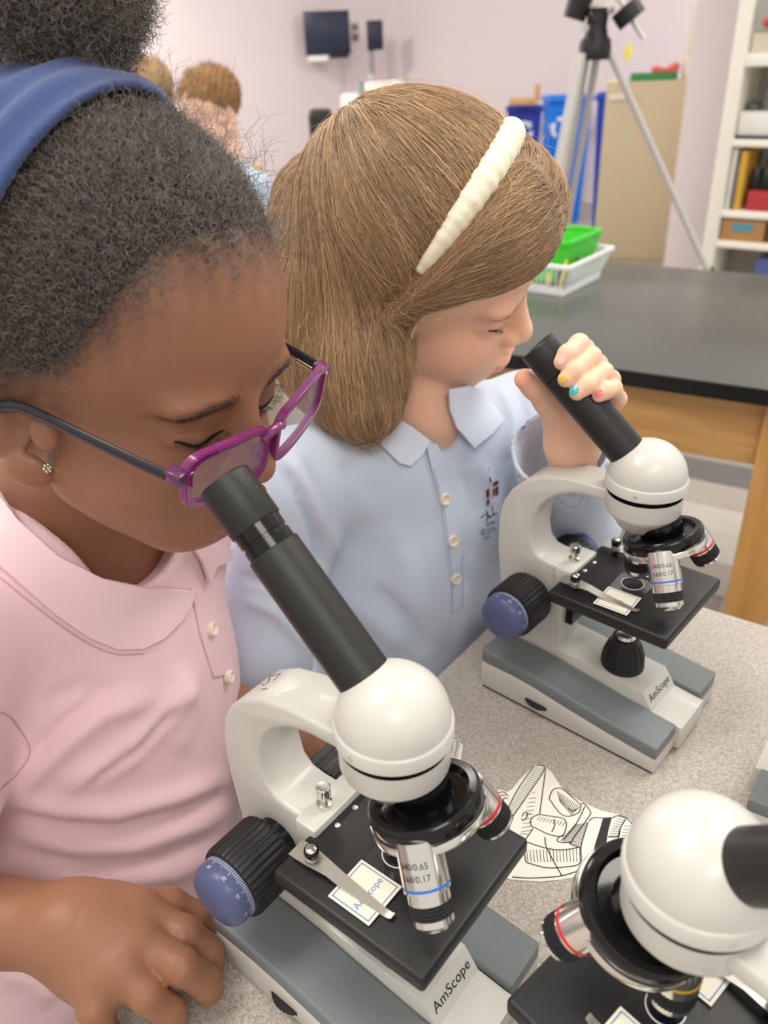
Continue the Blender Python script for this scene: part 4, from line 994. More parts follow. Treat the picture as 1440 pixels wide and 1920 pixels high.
# --- scalp hair of the girl in pink: a compact cap of tight curls
capV = VA_.copy(); capN = normals_of(VA_, FA_); hm = hairmaskA(la)
on_head = (np.linalg.norm(la, axis=1) < .17) & (la[:, 2] > -.055)
grow = np.clip((hm - .012) / .05, 0, 1) * .0090
M_CAPA = mat('curly_hair_mass', (58, 51, 47), .8, var=.5, vscale=700, bump=1.0, bscale=900)
keep = on_head & (hm > .016) & ~((la[:, 2] < .035) & (np.abs(la[:, 0]) > .058) & (np.abs(la[:, 1] + .012) < .03))
cV, cF, used = drop_faces(VA_ + capN * (grow - .0006)[:, None], FA_, keep)
hairA = put(np_mesh('hair', cV, cF, M_CAPA), girlA)
fw = np.clip((hm + .014 + .007 * np.sin(la[:, 0] * 330) * np.sin(la[:, 1] * 300)) / .042, 0, 1) ** 2.1 * on_head; fw *= (1 - .96 * ((la[:, 2] < .035) & (np.abs(la[:, 0]) > .060) & (np.abs(la[:, 1] + .012) < .034)))
sband = (la * HA_S - ctr) @ bn_; fw *= ~((sband < -.003) & (sband > -.072) & (la[:, 2] > .045))
face_w = fw[FA_].mean(1)
P, N = sample_faces(VA_, FA_, face_w, 52000)
lp = A2l(P) / HA_S; hp_ = hairmaskA(lp); g_ = np.clip((hp_ - .012) / .05, 0, 1) * .0090
back = A2w(np.array([0, -.10, .10]) * HA_S) - P; T = back - N * (back * N).sum(1)[:, None]; T /= np.linalg.norm(T, axis=1, keepdims=True) + 1e-9
C_ = curls(P + N * (g_ * .75)[:, None], N, T, .0030 + .005 * np.clip(hp_ / .04, 0, 1), (.00025 + .0008 * np.clip(hp_ / .03, 0, 1))[:, None, None], 1.5)
put(strands('hair_curls', C_, .00005 + .00008 * np.clip(hp_ / .02, 0, 1), M_HAIRA, tip=.6), girlA)['kind'] = 'stuff'
# loose wisps above the hairline
P, N = sample_faces(VA_, FA_, (fw * (la[:, 1] > -.01) * (la[:, 0] < .03))[FA_].mean(1), 900)
T = np.tile(HA_R[:, 1] * .3 + UP * .8, (len(P), 1)) + rs.randn(len(P), 3) * .5; T /= np.linalg.norm(T, axis=1, keepdims=True)
C_ = curls(P + N * .006, N, T, .006 + .030 * rs.rand(len(P)) ** 2.2, .0022, 1.8, k=24)
put(strands('hair_wisps', C_, .00009, M_HAIRA, tip=.6), girlA)['kind'] = 'stuff'
lo = A2w(cran_c) - .13; hi = A2w(cran_c) + .13
bV, bF = sculpt(bandA, lo, hi, .0021)
M_NAVY = mat('navy_jersey', (58, 76, 122), .85, var=.12, vscale=500, bump=.4, bscale=1500, sheen=.3)
hbA = np_mesh('headband', bV, bF, M_NAVY); tag(hbA, 'wide navy blue fabric headband on the curly black hair', 'headband')
pc = at(48, -20, .368); pr = .0465
pst = A2w(np.array([-.006, -.052, .112]))
def puffA(P): return smin(ell(P, pc, (pr * 1.08, pr, pr * .86)), cone(P, pst, pc, .030, .030), .014) - .004 * np.sin(P[:, 0] * 160) * np.sin(P[:, 1] * 170) * np.sin(P[:, 2] * 150 + 1)
pV, pF = sculpt(puffA, pc - np.array([.07, .07, .10]), pc + .07, .004)
put(np_mesh('hair_puff', pV, pF, M_CAPA), girlA)
P, N = sample_faces(pV, pF, np.ones(len(pF)), 15000)
T = rs.randn(len(P), 3); T -= N * (T * N).sum(1)[:, None]; T /= np.linalg.norm(T, axis=1, keepdims=True)
put(strands('hair_curls', curls(P, N, T, .011, .0017, 1.7), .00012, M_HAIRA, tip=.6), girlA)['kind'] = 'stuff'
# --- brows and lashes
M_LASH = hair_mat('dark_lash', (24, 18, 16), .5)
def local_ray(tree, o, d, l2w, R):
    loc, n, i, dd = tree.ray_cast(Vector(l2w(np.asarray(o, float)[None])[0]), Vector(R @ nrm(d)))
    return (None, None) if loc is None else (np.array(loc), np.array(n))
def face_hair(tree, l2w, R, S, m_brow, m_lash, root, brow_n, lash_n, brow_len=.006, lash_len=.006, zb=.0285, brad=.00010):
    B = []; Ls = []; lines = []
    for sg in (1, -1):
        for _ in range(brow_n):
            u = rs.rand(); x = .012 + .036 * u; z = zb + .0015 * math.sin(u * 3) - .006 * max(0, u - .55) + rs.randn() * .0034 * (1 - .5 * u)
            q, n = local_ray(tree, np.array([sg * x, .2, z]) * S, (0, -1, 0), l2w, R)
            if q is None: continue
            d = R @ np.array([sg * (.8 + .2 * u), -.25 * u - .1, .45 * (1 - u) - .15 * u]); d = d - n * (d @ n); d = nrm(d + n * .18 + rs.randn(3) * .12)
            B.append([q + d * brow_len * (.6 + .5 * rs.rand()) * t - n * .0004 * t * t for t in np.linspace(0, 1, 5)])
        ln = []
        for u in np.linspace(0, 1, 26):
            x = .0135 + .0300 * u; z = .0092 - .0045 * math.sin(min(1, u * 1.05) * PI) * .9 + .003 * u
            q, n = local_ray(tree, np.array([sg * x, .2, z]) * S, (0, -1, 0), l2w, R)
            if q is not None: ln.append((q, n, u))
        lines.append(ln)
        for _ in range(lash_n):
            q, n, u = ln[rs.randint(len(ln))]
            d0 = R @ nrm([sg * (.15 + .7 * (u - .35)), .75, -.60 + .2 * rs.rand()]); up_ = R @ np.array([0, .25, 1.0])
            B_ = [q + d0 * lash_len * (.7 + .4 * rs.rand()) * t + up_ * .0024 * t * t for t in np.linspace(0, 1, 6)]
            Ls.append(B_)
    put(strands('eyebrow_hair', np.array(B), brad, m_brow, tip=.4), root)['kind'] = 'stuff'
    put(strands('eyelashes', np.array(Ls), .00011, m_lash, tip=.25), root)['kind'] = 'stuff'
    for ln in lines:
        V = []; Fc = []
        for i, (q, n, u) in enumerate(ln):
            w = .0015 * (math.sin(.25 + u * 2.6)) + .0002; dn = R @ np.array([0, 0, 1.0]); V += [q + n * .0003 - dn * w, q + n * .0003 + dn * w]
        for i in range(len(ln) - 1): Fc.append((2 * i, 2 * i + 1, 2 * i + 3, 2 * i + 2))
        put(mesh('lash_line', V, Fc, mat('lash_line_dark', (30, 22, 20), .5)), root)
face_hair(treeA, A2w, HA_R, HA_S, hair_mat('dark_brow', (58, 42, 34), .5), M_LASH, girlA, 360, 110, brad=.00006)
# stud earring
q, n = snap(treeA, 87, 878)
M_SILV = mat('silver_stud', (215, 208, 190), .25, metal=1.0)
g = Geo(); Me = frame(q + n * .0008, n, _r)
for i in range(6):
    a = i * PI / 3 + .3; g.ball((.0017 * math.cos(a), .0017 * math.sin(a), .0004), .0010, 10, Me, (1, 1, .6))
g.ball((0, 0, .0009), .0009, 10, Me); put(g.obj('flower_stud', M_SILV), girlA)['label'] = 'silver flower ear stud'

# ------------------------------------------------------------------ purple glasses
GR = np.array([[-.502, .832, .235], [-.861, -.456, -.224], [-.080, -.315, .946]]); U_, _, Vt_ = np.linalg.svd(GR); GR = U_ @ Vt_; GT = np.array([-.0558, .3651, 1.0348]) - GR[:, 2] * .0026
GM = Matrix([list(GR[i]) + [GT[i]] for i in range(3)] + [[0, 0, 0, 1]])
glasses = bpy.data.objects.new('eyeglasses', None); COL.objects.link(glasses); glasses.matrix_world = GM; glasses.empty_display_size = .03
tag(glasses, 'purple plastic eyeglasses with dark temples on the girl in pink', 'eyeglasses')
M_PUR = mat('purple_acetate', (128, 44, 108), .16, var=.10, vscale=60, coat=.6, sss=.002, sssr=(1, .3, .8))
M_PURD = mat('dark_purple_acetate', (96, 52, 88), .2, var=.1, coat=.4)
M_TEMP = mat('dark_temple', (44, 42, 48), .3, var=.05)
M_GLENS = mat('spectacle_lens', (214, 196, 226), .02, var=0, alpha=.12, spec=1.0)  # pale purple puts the lens reflections into the colour
def gwrap(x): return -.0075 * (x / .06) ** 2 + .003
def rrect(cx, hw, hh, n=48, e=3.2, skew=0.0):
    out = []
    for i in range(n):
        a = 2 * PI * i / n; c, s = math.cos(a), math.sin(a)
        x = hw * math.copysign(abs(c) ** (2 / e), c); z = hh * math.copysign(abs(s) ** (2 / e), s)
        out.append((cx + x, z + skew * x))
    return out
V = []; Fc = []
g = Geo()
for sg in (1, -1):
    inn = rrect(sg * .0300, .0236, .0128, e=4.6, skew=sg * .12); out = rrect(sg * .0302, .0272, .0166, e=4.6, skew=sg * .12); n = len(inn)
    def ring(pts, dy): return [g.bm.verts.new((p[0], gwrap(p[0]) + dy, p[1])) for p in pts]
    a, b, c, d = ring(out, .0020), ring(inn, .0020), ring(inn, -.0022), ring(out, -.0022)
    for i in range(n):
        j = (i + 1) % n
        for p, q_ in ((a, b), (b, c), (c, d), (d, a)): g.bm.faces.new((p[i], p[j], q_[j], q_[i]))
bmesh.ops.recalc_face_normals(g.bm, faces=g.bm.faces)
es = [e_ for e_ in g.bm.edges if e_.calc_face_angle(0) > .6]
bmesh.ops.bevel(g.bm, geom=es, offset=.0006, segments=2, affect='EDGES', clamp_overlap=True)
g.tube([(-.0080, gwrap(.008), .0050), (-.004, gwrap(0) + .0012, .0072), (0, gwrap(0) + .0016, .0078), (.004, gwrap(0) + .0012, .0072), (.0080, gwrap(.008), .0050)], [.0030, .0026, .0025, .0026, .0030], 12)
g.obj('frame_front', M_PUR, glasses, angle=50)
for sg in (1, -1):
    g = Geo(); g.tube([(sg * .0035, gwrap(0) - .002, .000), (sg * .0052, gwrap(0) - .004, -.005), (sg * .0062, gwrap(0) - .004, -.009)], [.0012, .002, .0012], 10); g.obj('nose_pad', M_PUR, glasses)
    g = Geo(); g.box(-.0034, .0034, -.0055, .0030, -.0032, .0034, bev=.0009, M=Matrix.Translation((sg * .0590, gwrap(.059) - .001, .0085))); g.obj('end_piece', M_PURD, glasses)
    g = Geo(); g.ball((sg * .0550, gwrap(.055) + .0022, .0105), .0015, 10, sc=(1, .3, .7)); g.obj('rivet', M_SILV, glasses)
    y0 = gwrap(.059) - .0058
    pts = [(sg * .0610, y0, .0082), (sg * .0630, y0 - .020, .0080), (sg * .0645, y0 - .045, .0072), (sg * .0655, y0 - .070, .0060), (sg * .0665, y0 - .084, .0035), (sg * .0665, y0 - .098, -.006), (sg * .064, y0 - .108, -.022)]
    g = Geo(); g.tube(spline(pts, 26), [.0030] * 20 + [.0028] * 6, 12, flat=((1, 0, 0), .62)); g.obj('temple', M_TEMP, glasses)
    g = Geo(); g.tube([(sg * .0575, y0 + .001, .0070), (sg * .0592, y0 - .012, .0068)], .0011, 8); g.obj('hinge', M_SILV, glasses)
    il = rrect(sg * .0300, .0238, .0130, e=4.6, skew=sg * .12); g = Geo()
    f_ = [g.bm.verts.new((p[0], gwrap(p[0]) + .0004, p[1])) for p in il]; k_ = [g.bm.verts.new((p[0], gwrap(p[0]) - .0008, p[1])) for p in il]
    g.bm.faces.new(f_); g.bm.faces.new(k_[::-1]); g.obj('lens', M_GLENS, glasses, smooth=False)

# ------------------------------------------------------------------ hair of the blonde girl
SB = HB_S
def fieldlineB(l):
    ang = np.arctan2(l[:, 1] + .010, np.abs(l[:, 0]))
    return np.interp(ang, [-1.6, .0, .10, .19, .41, .77, 1.13, 1.6], [-.5, -.5, -.10, .006, .030, .050, .058, .070])
cA = [at(690, 420, .640), at(655, 560, .632), at(680, 690, .622), at(694, 772, .616)]
cBk = [at(620, 400, .68), at(594, 560, .672), at(622, 690, .655), at(645, 755, .642)]
cL = [B2w(np.array([-.055, -.03, .03]) * SB), B2w(np.array([-.06, -.03, -.06]) * SB) - .02 * UP]
def hairB(P):
    l = B2l(P) / SB
    d = ell(l, (0, -.010, .057), (.083, .099, .088))
    d = smin(d, ell(l, (0, .046, .082), (.064, .050, .046)), .012)
    d = smax(d, fieldlineB(l) - l[:, 2], .006) * SB
    d = smin(d, chain(P, cA, [.050, .043, .032, .020], .03), .03)
    d = smin(d, chain(P, cBk, [.050, .047, .034, .021], .03), .03)
    d = smin(d, chain(P, cL, [.035, .022], .03), .03)
    # the band presses a groove into the hair
    return d + .004 * np.exp(-((((l - hb_c) @ hb_n)) / .008) ** 2) * (l[:, 2] > .03)
# plane of the cream headband in head units
hb_p = np.array([[.0760, .010, .063], [.046, .032, .118], [0, .040, .140]])
hb_n = nrm(np.cross(hb_p[1] - hb_p[0], np.array([1.0, 0, 0])))
hb_n = nrm(np.cross(np.array([1.0, 0, 0]), hb_p[2] - hb_p[0] * np.array([0, 1, 1]))); hb_n = hb_n if hb_n[1] > 0 else -hb_n; hb_c = hb_p[0]
lo = HB_T + np.array([-.18, -.17, -.20]); hi = HB_T + np.array([.17, .18, .17])
hV, hF = sculpt(hairB, lo, hi, .0028)
def lockn(P, s=1.0): return np.sin(P[:, 0] * 310 * s + np.sin(P[:, 2] * 40)) * np.sin(P[:, 1] * 270 * s + 1.3 + np.sin(P[:, 2] * 33))
M_HAIRSB = mat('blond_hair_mass', (132, 102, 74), .55, var=.25, vscale=120)
put(np_mesh('hair', hV, hF, M_HAIRSB), girlB)
M_HAIRB = hair_mat('blond_hair', (190, 156, 118), .34, attr='tint')
crown = np.array([-.015, -.088, .118])
def flowB(P):
    l = B2l(P) / SB; sd = np.where(l[:, 0] >= 0, 1.0, -1.0)
    s_ = (l - hb_c) @ hb_n
    a = l - crown; dn = (B2w(np.zeros((1, 3))) - UP)[0]; down = (-UP) @ HB_R
    wdn = np.clip((.10 - l[:, 2]) / .12, 0, 1)[:, None]
    ta = a / (np.linalg.norm(a, axis=1, keepdims=True) + 1e-6) * (1 - wdn) + (down + np.array([0, .10, 0])) * wdn
    tgt = np.stack([sd * .074, np.full(len(l), -.004), np.full(len(l), .030)], 1)
    tb = tgt - l; tb[:, 2] *= .75; tb = tb / (np.linalg.norm(tb, axis=1, keepdims=True) + 1e-6)
    wf = 1 / (1 + np.exp(-s_ / .006)); wf = (wf * (l[:, 2] > .02))[:, None]
    return (ta * (1 - wf) + tb * wf) @ HB_R.T
def comb(P, off, steps, h, root_noise):
    "hairs combed along the surface of the hair mass"
    out = [P]; p = P.copy(); dirp = None; alive = np.ones(len(P), bool)
    wob = rs.randn(len(P), 3) * root_noise
    for k in range(steps):
        G = grad(hairB, p, 8e-4); t = flowB(p) + wob
        t = t - G * (t * G).sum(1)[:, None]; t /= np.linalg.norm(t, axis=1, keepdims=True) + 1e-9
        if dirp is not None: t = t * .45 + dirp * .55; t /= np.linalg.norm(t, axis=1, keepdims=True) + 1e-9
        dirp = t; p = p + t * h[:, None]
        d = hairB(p); G = grad(hairB, p, 8e-4); o = off * (1 - .2 * k / steps)
        p = p - G * np.clip(d - o, -.004, .004)[:, None]
        out.append(p.copy())
    return np.stack(out, 1)
nb_ = 21000
lh = B2l(hV) / SB; P, N = sample_faces(hV, hF, (1 + 3.0 * ((lh[:, 1] > .02) & (lh[:, 2] > .085)) + 2.0 * ((lh[:, 1] < -.05) & (lh[:, 2] > .08)))[hF].mean(1), nb_)
# fewer on the side turned away
clump = lockn(P) * .5 + .5
H = comb(P, .0006 + .0022 * rs.rand(nb_) * clump, 14, .0045 + .003 * rs.rand(nb_), .10)
big = .5 + .5 * np.sin(P[:, 0] * 95 + 2 * np.sin(P[:, 2] * 30)) * np.sin(P[:, 1] * 80 + P[:, 2] * 25); tone = (.70 + .5 * rs.rand(nb_) ** 1.5) * (.72 + .30 * clump) * (.80 + .34 * big)
put(strands('hair_strands', H, .00022, M_HAIRB, tip=.35, colors=tone[:, None] * np.array([1.0, .98, .95])), girlB)['kind'] = 'stuff'
# fine loose hairs round the outline
P, N = sample_faces(hV, hF, np.ones(len(hF)), 500)
H = comb(P, .002 + .007 * rs.rand(500) ** 2, 14, .004 + .004 * rs.rand(500), .35)
put(strands('hair_wisps', H, .00009, M_HAIRB, tip=.5, colors=np.ones((500, 3)) * 1.2), girlB)['kind'] = 'stuff'
M_BROWB = hair_mat('fair_brow', (150, 108, 78), .5); M_LASHB = hair_mat('brown_lash', (92, 66, 54), .5)
face_hair(treeB, B2w, HB_R, HB_S, M_BROWB, M_LASHB, girlB, 200, 60, brow_len=.005, lash_len=.0055, brad=.00007)
# cream headband with gathered fabric
ang = np.linspace(-1.0, 1.0, 120); path = []; rad = []
for u in ang:
    # half ring over the head in the band plane
    e1 = np.array([1.0, 0, 0]); e2 = np.cross(hb_n, e1); e2 = e2 if e2[2] > 0 else -e2
    c0 = hb_c * np.array([0, 1, 1]); a = u * 1.72
    dl = e1 * math.sin(a) + e2 * math.cos(a); o = c0 + e2 * .018
    t = .05
    lo_, hi_ = .02, .16
    for _ in range(28):
        t = (lo_ + hi_) / 2; v = hairB(B2w(((o + dl * t) * SB)[None]))[0]
        if v < 0: lo_ = t
        else: hi_ = t
    path.append(B2w((o + dl * (t + .0015)) * SB)); tap = math.cos(min(1.0, abs(u) ** 1.6) * PI / 2 * .86)
    rad.append((.0018 + .0082 * tap) * (1 + .035 * math.sin(u * 88 + 2 * math.sin(u * 9)) + .03 * math.sin(u * 49 + 1)))
path = np.array(path)
for _ in range(3): path[1:-1] = (path[:-2] + 2 * path[1:-1] + path[2:]) / 4
M_CREAMF = mat('cream_gathered_fabric', (238, 230, 204), .7, var=.04, vscale=120, bump=.3, bscale=900, sheen=.2)
g = Geo(); g.tube(path, rad, 20, flat=(tuple(HB_R @ hb_n), 1.0, 1)); hb = g.obj('headband', M_CREAMF, angle=180)
tag(hb, 'cream gathered fabric headband on the blonde hair', 'headband')
# ------------------------------------------------------------------ paper cut-outs on the table
cc = lambda p: (900 + p[0] * .375, 1400 + p[1] * .375)
def tpt(p, h=.0): q = on_plane(p[0], p[1], TZ); return (q[0], q[1], TZ + h)
def sheet(name, outline, label, group):
    g = Geo(); P = [tpt(p) for p in outline]
    a = [g.bm.verts.new((p[0], p[1], TZ + .0002)) for p in P]; b = [g.bm.verts.new((p[0], p[1], TZ + .0005)) for p in P]; n = len(P)
    g.bm.faces.new(a[::-1]); g.bm.faces.new(b)
    for i in range(n): g.bm.faces.new((a[i], a[(i + 1) % n], b[(i + 1) % n], b[i]))
    o = g.obj(name, M_PAPER, smooth=False); return tag(o, label, 'paper', group)
def ink(lines, w, fills=()):
    V = []; Fc = []
    for ln in lines:
        P = [np.array(tpt(p, .00065)) for p in spline(ln, max(2, len(ln) * 4) if len(ln) > 2 else 2)]
        b0 = len(V)
        for i, q in enumerate(P):
            t = P[min(i + 1, len(P) - 1)] - P[max(i - 1, 0)]; s_ = np.array([-t[1], t[0], 0]); s_ = s_ / (np.linalg.norm(s_) + 1e-9) * w / 2; V += [q - s_, q + s_]
        for i in range(len(P) - 1): a = b0 + 2 * i; Fc.append((a, a + 1, a + 3, a + 2))
    for f in fills:
        b0 = len(V); V += [np.array(tpt(p, .0006)) for p in f]; Fc.append(tuple(range(b0, b0 + len(f))))
    return V, Fc
def hatch(a, b, c, d, n):
    "n strokes between the edges a-b and c-d"
    a, b, c, d = map(np.array, (a, b, c, d)); return [[tuple(a + (b - a) * t), tuple(c + (d - c) * t)] for t in np.linspace(0, 1, n)]
o1 = [(275, 88), (330, 108), (360, 132), (400, 195), (440, 240), (520, 285), (600, 320), (690, 340), (745, 365), (790, 420), (815, 520), (780, 620), (690, 690), (600, 690), (540, 668), (470, 655), (400, 668), (300, 676), (160, 668), (60, 640), (20, 520), (60, 380), (68, 262), (95, 215), (135, 228), (160, 215), (200, 165)]
pap = sheet('paper_cutout', [cc(p) for p in o1], 'white paper cut-out with a line drawing of microscope objectives', 'paper cut-outs of microscope drawings')
Ls = [[(275, 95), (322, 112), (245, 235), (165, 350)], [(270, 97), (190, 215), (130, 330)], [(130, 330), (165, 350), (142, 425), (150, 520)], [(328, 112), (318, 190), (298, 340)], [(298, 340), (265, 355), (252, 378), (258, 400), (275, 408)],
      [(298, 342), (360, 352), (415, 362), (432, 390), (420, 440), (400, 452), (340, 440), (275, 408)], [(370, 365), (372, 400), (358, 430)], [(345, 262), (362, 222), (392, 210), (420, 220), (505, 295)], [(345, 262), (380, 312), (412, 345), (452, 350), (495, 330), (505, 296)],
      [(440, 310), (462, 325), (490, 312)], [(505, 290), (520, 288), (550, 325), (545, 352), (470, 455), (455, 480), (395, 480), (388, 462), (415, 445)], [(525, 300), (480, 390), (415, 470)], [(265, 412), (222, 475)], [(222, 475), (320, 508), (410, 520), (500, 505)], [(215, 500), (230, 580)],
      [(230, 582), (330, 608), (420, 605), (500, 585), (505, 500), (540, 380)], [(160, 655), (260, 660), (400, 650), (500, 620), (558, 590)], [(325, 455), (330, 500), (370, 580), (410, 650)], [(545, 375), (570, 358), (615, 360)], [(640, 455), (690, 452), (700, 420)], [(728, 365), (698, 420), (695, 480), (720, 550)],
      [(75, 270), (92, 235), (118, 230), (140, 248)], [(85, 285), (105, 248), (130, 248)], [(98, 300), (120, 262), (140, 262)], [(660, 360), (690, 348), (730, 360), (770, 400)], [(210, 352), (222, 332), (236, 336), (232, 358), (215, 372), (208, 362)], [(450, 480), (455, 492), (500, 508)]]
Lt = hatch((268, 102), (135, 325), (318, 118), (170, 345), 24) + hatch((258, 235), (200, 440), (275, 232), (240, 440), 3) + hatch((245, 262), (205, 430), (280, 260), (255, 420), 9) + hatch((300, 352), (425, 380), (285, 372), (410, 400), 9) + hatch((385, 225), (500, 300), (400, 280), (455, 345), 14)
Lt += hatch((470, 395), (400, 470), (540, 385), (500, 500), 16) + hatch((232, 520), (498, 510), (240, 580), (500, 580), 17) + hatch((690, 350), (640, 450), (725, 362), (690, 448), 9) + hatch((765, 400), (735, 480), (720, 400), (700, 480), 6)
V, Fc = ink([[cc(p) for p in l] for l in Ls], .00075, [[cc(p) for p in ((615, 358), (660, 355), (640, 430), (615, 600), (560, 602), (572, 500), (600, 410))]]); mesh('ink_drawing', V, Fc, M_PRINT_K, pap, smooth=False)
V, Fc = ink([[cc(p) for p in l] for l in Lt], .00042); mesh('ink_hatching', V, Fc, M_PRINT_K, pap, smooth=False)
o2 = [(588, 1402), (640, 1385), (740, 1372), (845, 1370), (868, 1398), (864, 1425), (840, 1440), (760, 1470), (690, 1490), (640, 1478), (600, 1440)]
pap2 = sheet('paper_cutout', o2, 'paper cut-out with a striped drawing under the nearer microscope head', 'paper cut-outs of microscope drawings')
V, Fc = ink([[(845, 1376), (858, 1392), (852, 1420)], [(838, 1382), (848, 1400), (840, 1428)]] + hatch((846, 1380), (838, 1420), (864, 1395), (858, 1424), 8), .0005,
            [[(600 + i * 9, 1404 + i * 5.5), (606 + i * 9, 1402 + i * 5.5), (640 + i * 9, 1446 + i * 4), (633 + i * 9, 1448 + i * 4)] for i in range(9)])
mesh('ink_drawing', V, Fc, M_PRINT_K, pap2, smooth=False)['kind'] = 'stuff'

# ------------------------------------------------------------------ basket on the bench
class Upright:
    "a vertical plane at a place of its own: maps picture points onto it; u runs to the right, w away"
    def __init__(s, x, y, D, turn=0.0):
        s.o = far(x, y, D); v = s.o - CAM; v[2] = 0; v = nrm(v); c, t = math.cos(turn), math.sin(turn)
        s.w = np.array([c * v[0] - t * v[1], t * v[0] + c * v[1], 0]); s.u = np.array([s.w[1], -s.w[0], 0])
        s.M = Matrix(((s.u[0], s.w[0], 0, s.o[0]), (s.u[1], s.w[1], 0, s.o[1]), (0, 0, 1, 0), (0, 0, 0, 1)))
    def uz(s, x, y):
        d = at(x, y, 1.0) - CAM; t = ((s.o - CAM) @ s.w) / (d @ s.w); p = CAM + d * t; return float((p - s.o) @ s.u), float(p[2])
    def rect(s, x0, y0, x1, y1):
        a = s.uz(x0, y0); b = s.uz(x1, y1); c = s.uz(x0, y1); d = s.uz(x1, y0)
        return (a[0] + c[0]) / 2, (b[0] + d[0]) / 2, (b[1] + c[1]) / 2, (a[1] + d[1]) / 2
    def box(s, g, x0, y0, x1, y1, w0, w1, bev=.004):
        u0, u1, z0, z1 = s.rect(x0, y0, x1, y1); g.box(u0, u1, w0, w1, z0, z1, bev=bev, M=s.M); return g
def root_at(name, p, label, cat, group=None): return empty(name, (p[0], p[1], p[2]), 0, label, cat, group)
def into(o, root): o.parent = root; o.matrix_parent_inverse = Matrix.Translation(-Vector(root.location)); return o
bk = [on_plane(x, y, TZ) for x, y in ((1010, 551), (1055, 556), (1124, 521))]
bx_d = nrm(bk[2] - bk[1]); bw_d = np.array([-bx_d[1], bx_d[0], 0]); Lb = float(np.linalg.norm(bk[2] - bk[1])); Wb = .17
M_WPL = mat('white_basket_plastic', (236, 238, 240), .4, var=.02); M_GPL = mat('green_basket_plastic', (70, 205, 52), .35, var=.03)
def basket(name, org, L, W, H, t, m, label, slots):
    R = empty(name, org, math.atan2(bx_d[1], bx_d[0]), label, 'basket')
    fl = .018                                               # sides lean outwards
    def wallpts(u, z): return u
    g = Geo(); g.box(0, L, 0, W, 0, .003, bev=.001); g.obj('basket_floor', m, R)
    def rail(a, b, w, h, nm):
        g = Geo(); a = Vector(a); b = Vector(b); d = b - a; n = d.length; M = frame(a, d, (0, 0, 1)); g.box(-h / 2, h / 2, -w / 2, w / 2, 0, n, bev=min(w, h) * .25, M=M); return g.obj(nm, m, R)
    c = [(0, 0), (L, 0), (L, W), (0, W)]; top = [(-fl, -fl), (L + fl, -fl), (L + fl, W + fl), (-fl, W + fl)]
    for i in range(4):
        j = (i + 1) % 4
        rail((*top[i], H), (*top[j], H), .007, .010, 'rim'); rail((*c[i], .008), (*c[j], .008), .003, .016, 'base_band')
        ln = math.dist(c[i], c[j])
        if slots:
            n = int(ln / .0095)
            for k in range(n + 1):
                t_ = k / n; a = (c[i][0] + (c[j][0] - c[i][0]) * t_, c[i][1] + (c[j][1] - c[i][1]) * t_, .012); b = (top[i][0] + (top[j][0] - top[i][0]) * t_, top[i][1] + (top[j][1] - top[i][1]) * t_, H)
                rail(a, b, .0042, .0022, 'slat')
        else:
            g = Geo(); g.quad((*c[i], .002), (*c[j], .002), (*top[j], H), (*top[i], H)); o = g.obj('side_wall', m, R, smooth=False); md = o.modifiers.new('thickness', 'SOLIDIFY'); md.thickness = .002
    return R
basket('slatted_basket', tuple(bk[1]), Lb, Wb, .062, .0, M_WPL, 'white slatted plastic basket on the black bench', True)
org2 = bk[1] + bx_d * (Lb * .30) + bw_d * .03; org2[2] = TZ + .012
basket('solid_basket', tuple(org2), Lb * .68, Wb * .62, .085, 0, M_GPL, 'bright green plastic basket nested in the white basket', False)
M_PENY = mat('yellow_pencil_paint', (232, 190, 60), .4); M_PENK = mat('brown_pencil_paint', (88, 60, 50), .4)
for i in range(6):
    p = bk[1] + bx_d * (.018 + .012 * i) + bw_d * (.018 + .02 * (i % 3)); nm = 'crayon'
    g = Geo(); a = Vector((p[0], p[1], TZ + .008)); b = a + Vector((bx_d[0] * .03 + .01 * (i % 2), bx_d[1] * .03, .062)); M = frame(a, b - a)
    g.lathe([(0, 0), (.0042, 0), (.0042, .052), (.0015, .064), (0, .065)], 12, M); tag(g.obj(nm, M_PENY if i % 2 == 0 else M_PENK), ['yellow crayon nearest the left end of the white basket', 'brown crayon nearest the left end of the white basket', 'yellow crayon, middle one in the white basket', 'brown crayon, middle one in the white basket', 'yellow crayon nearest the green basket', 'brown crayon nearest the green basket'][i], 'crayon', 'crayons in the white basket')

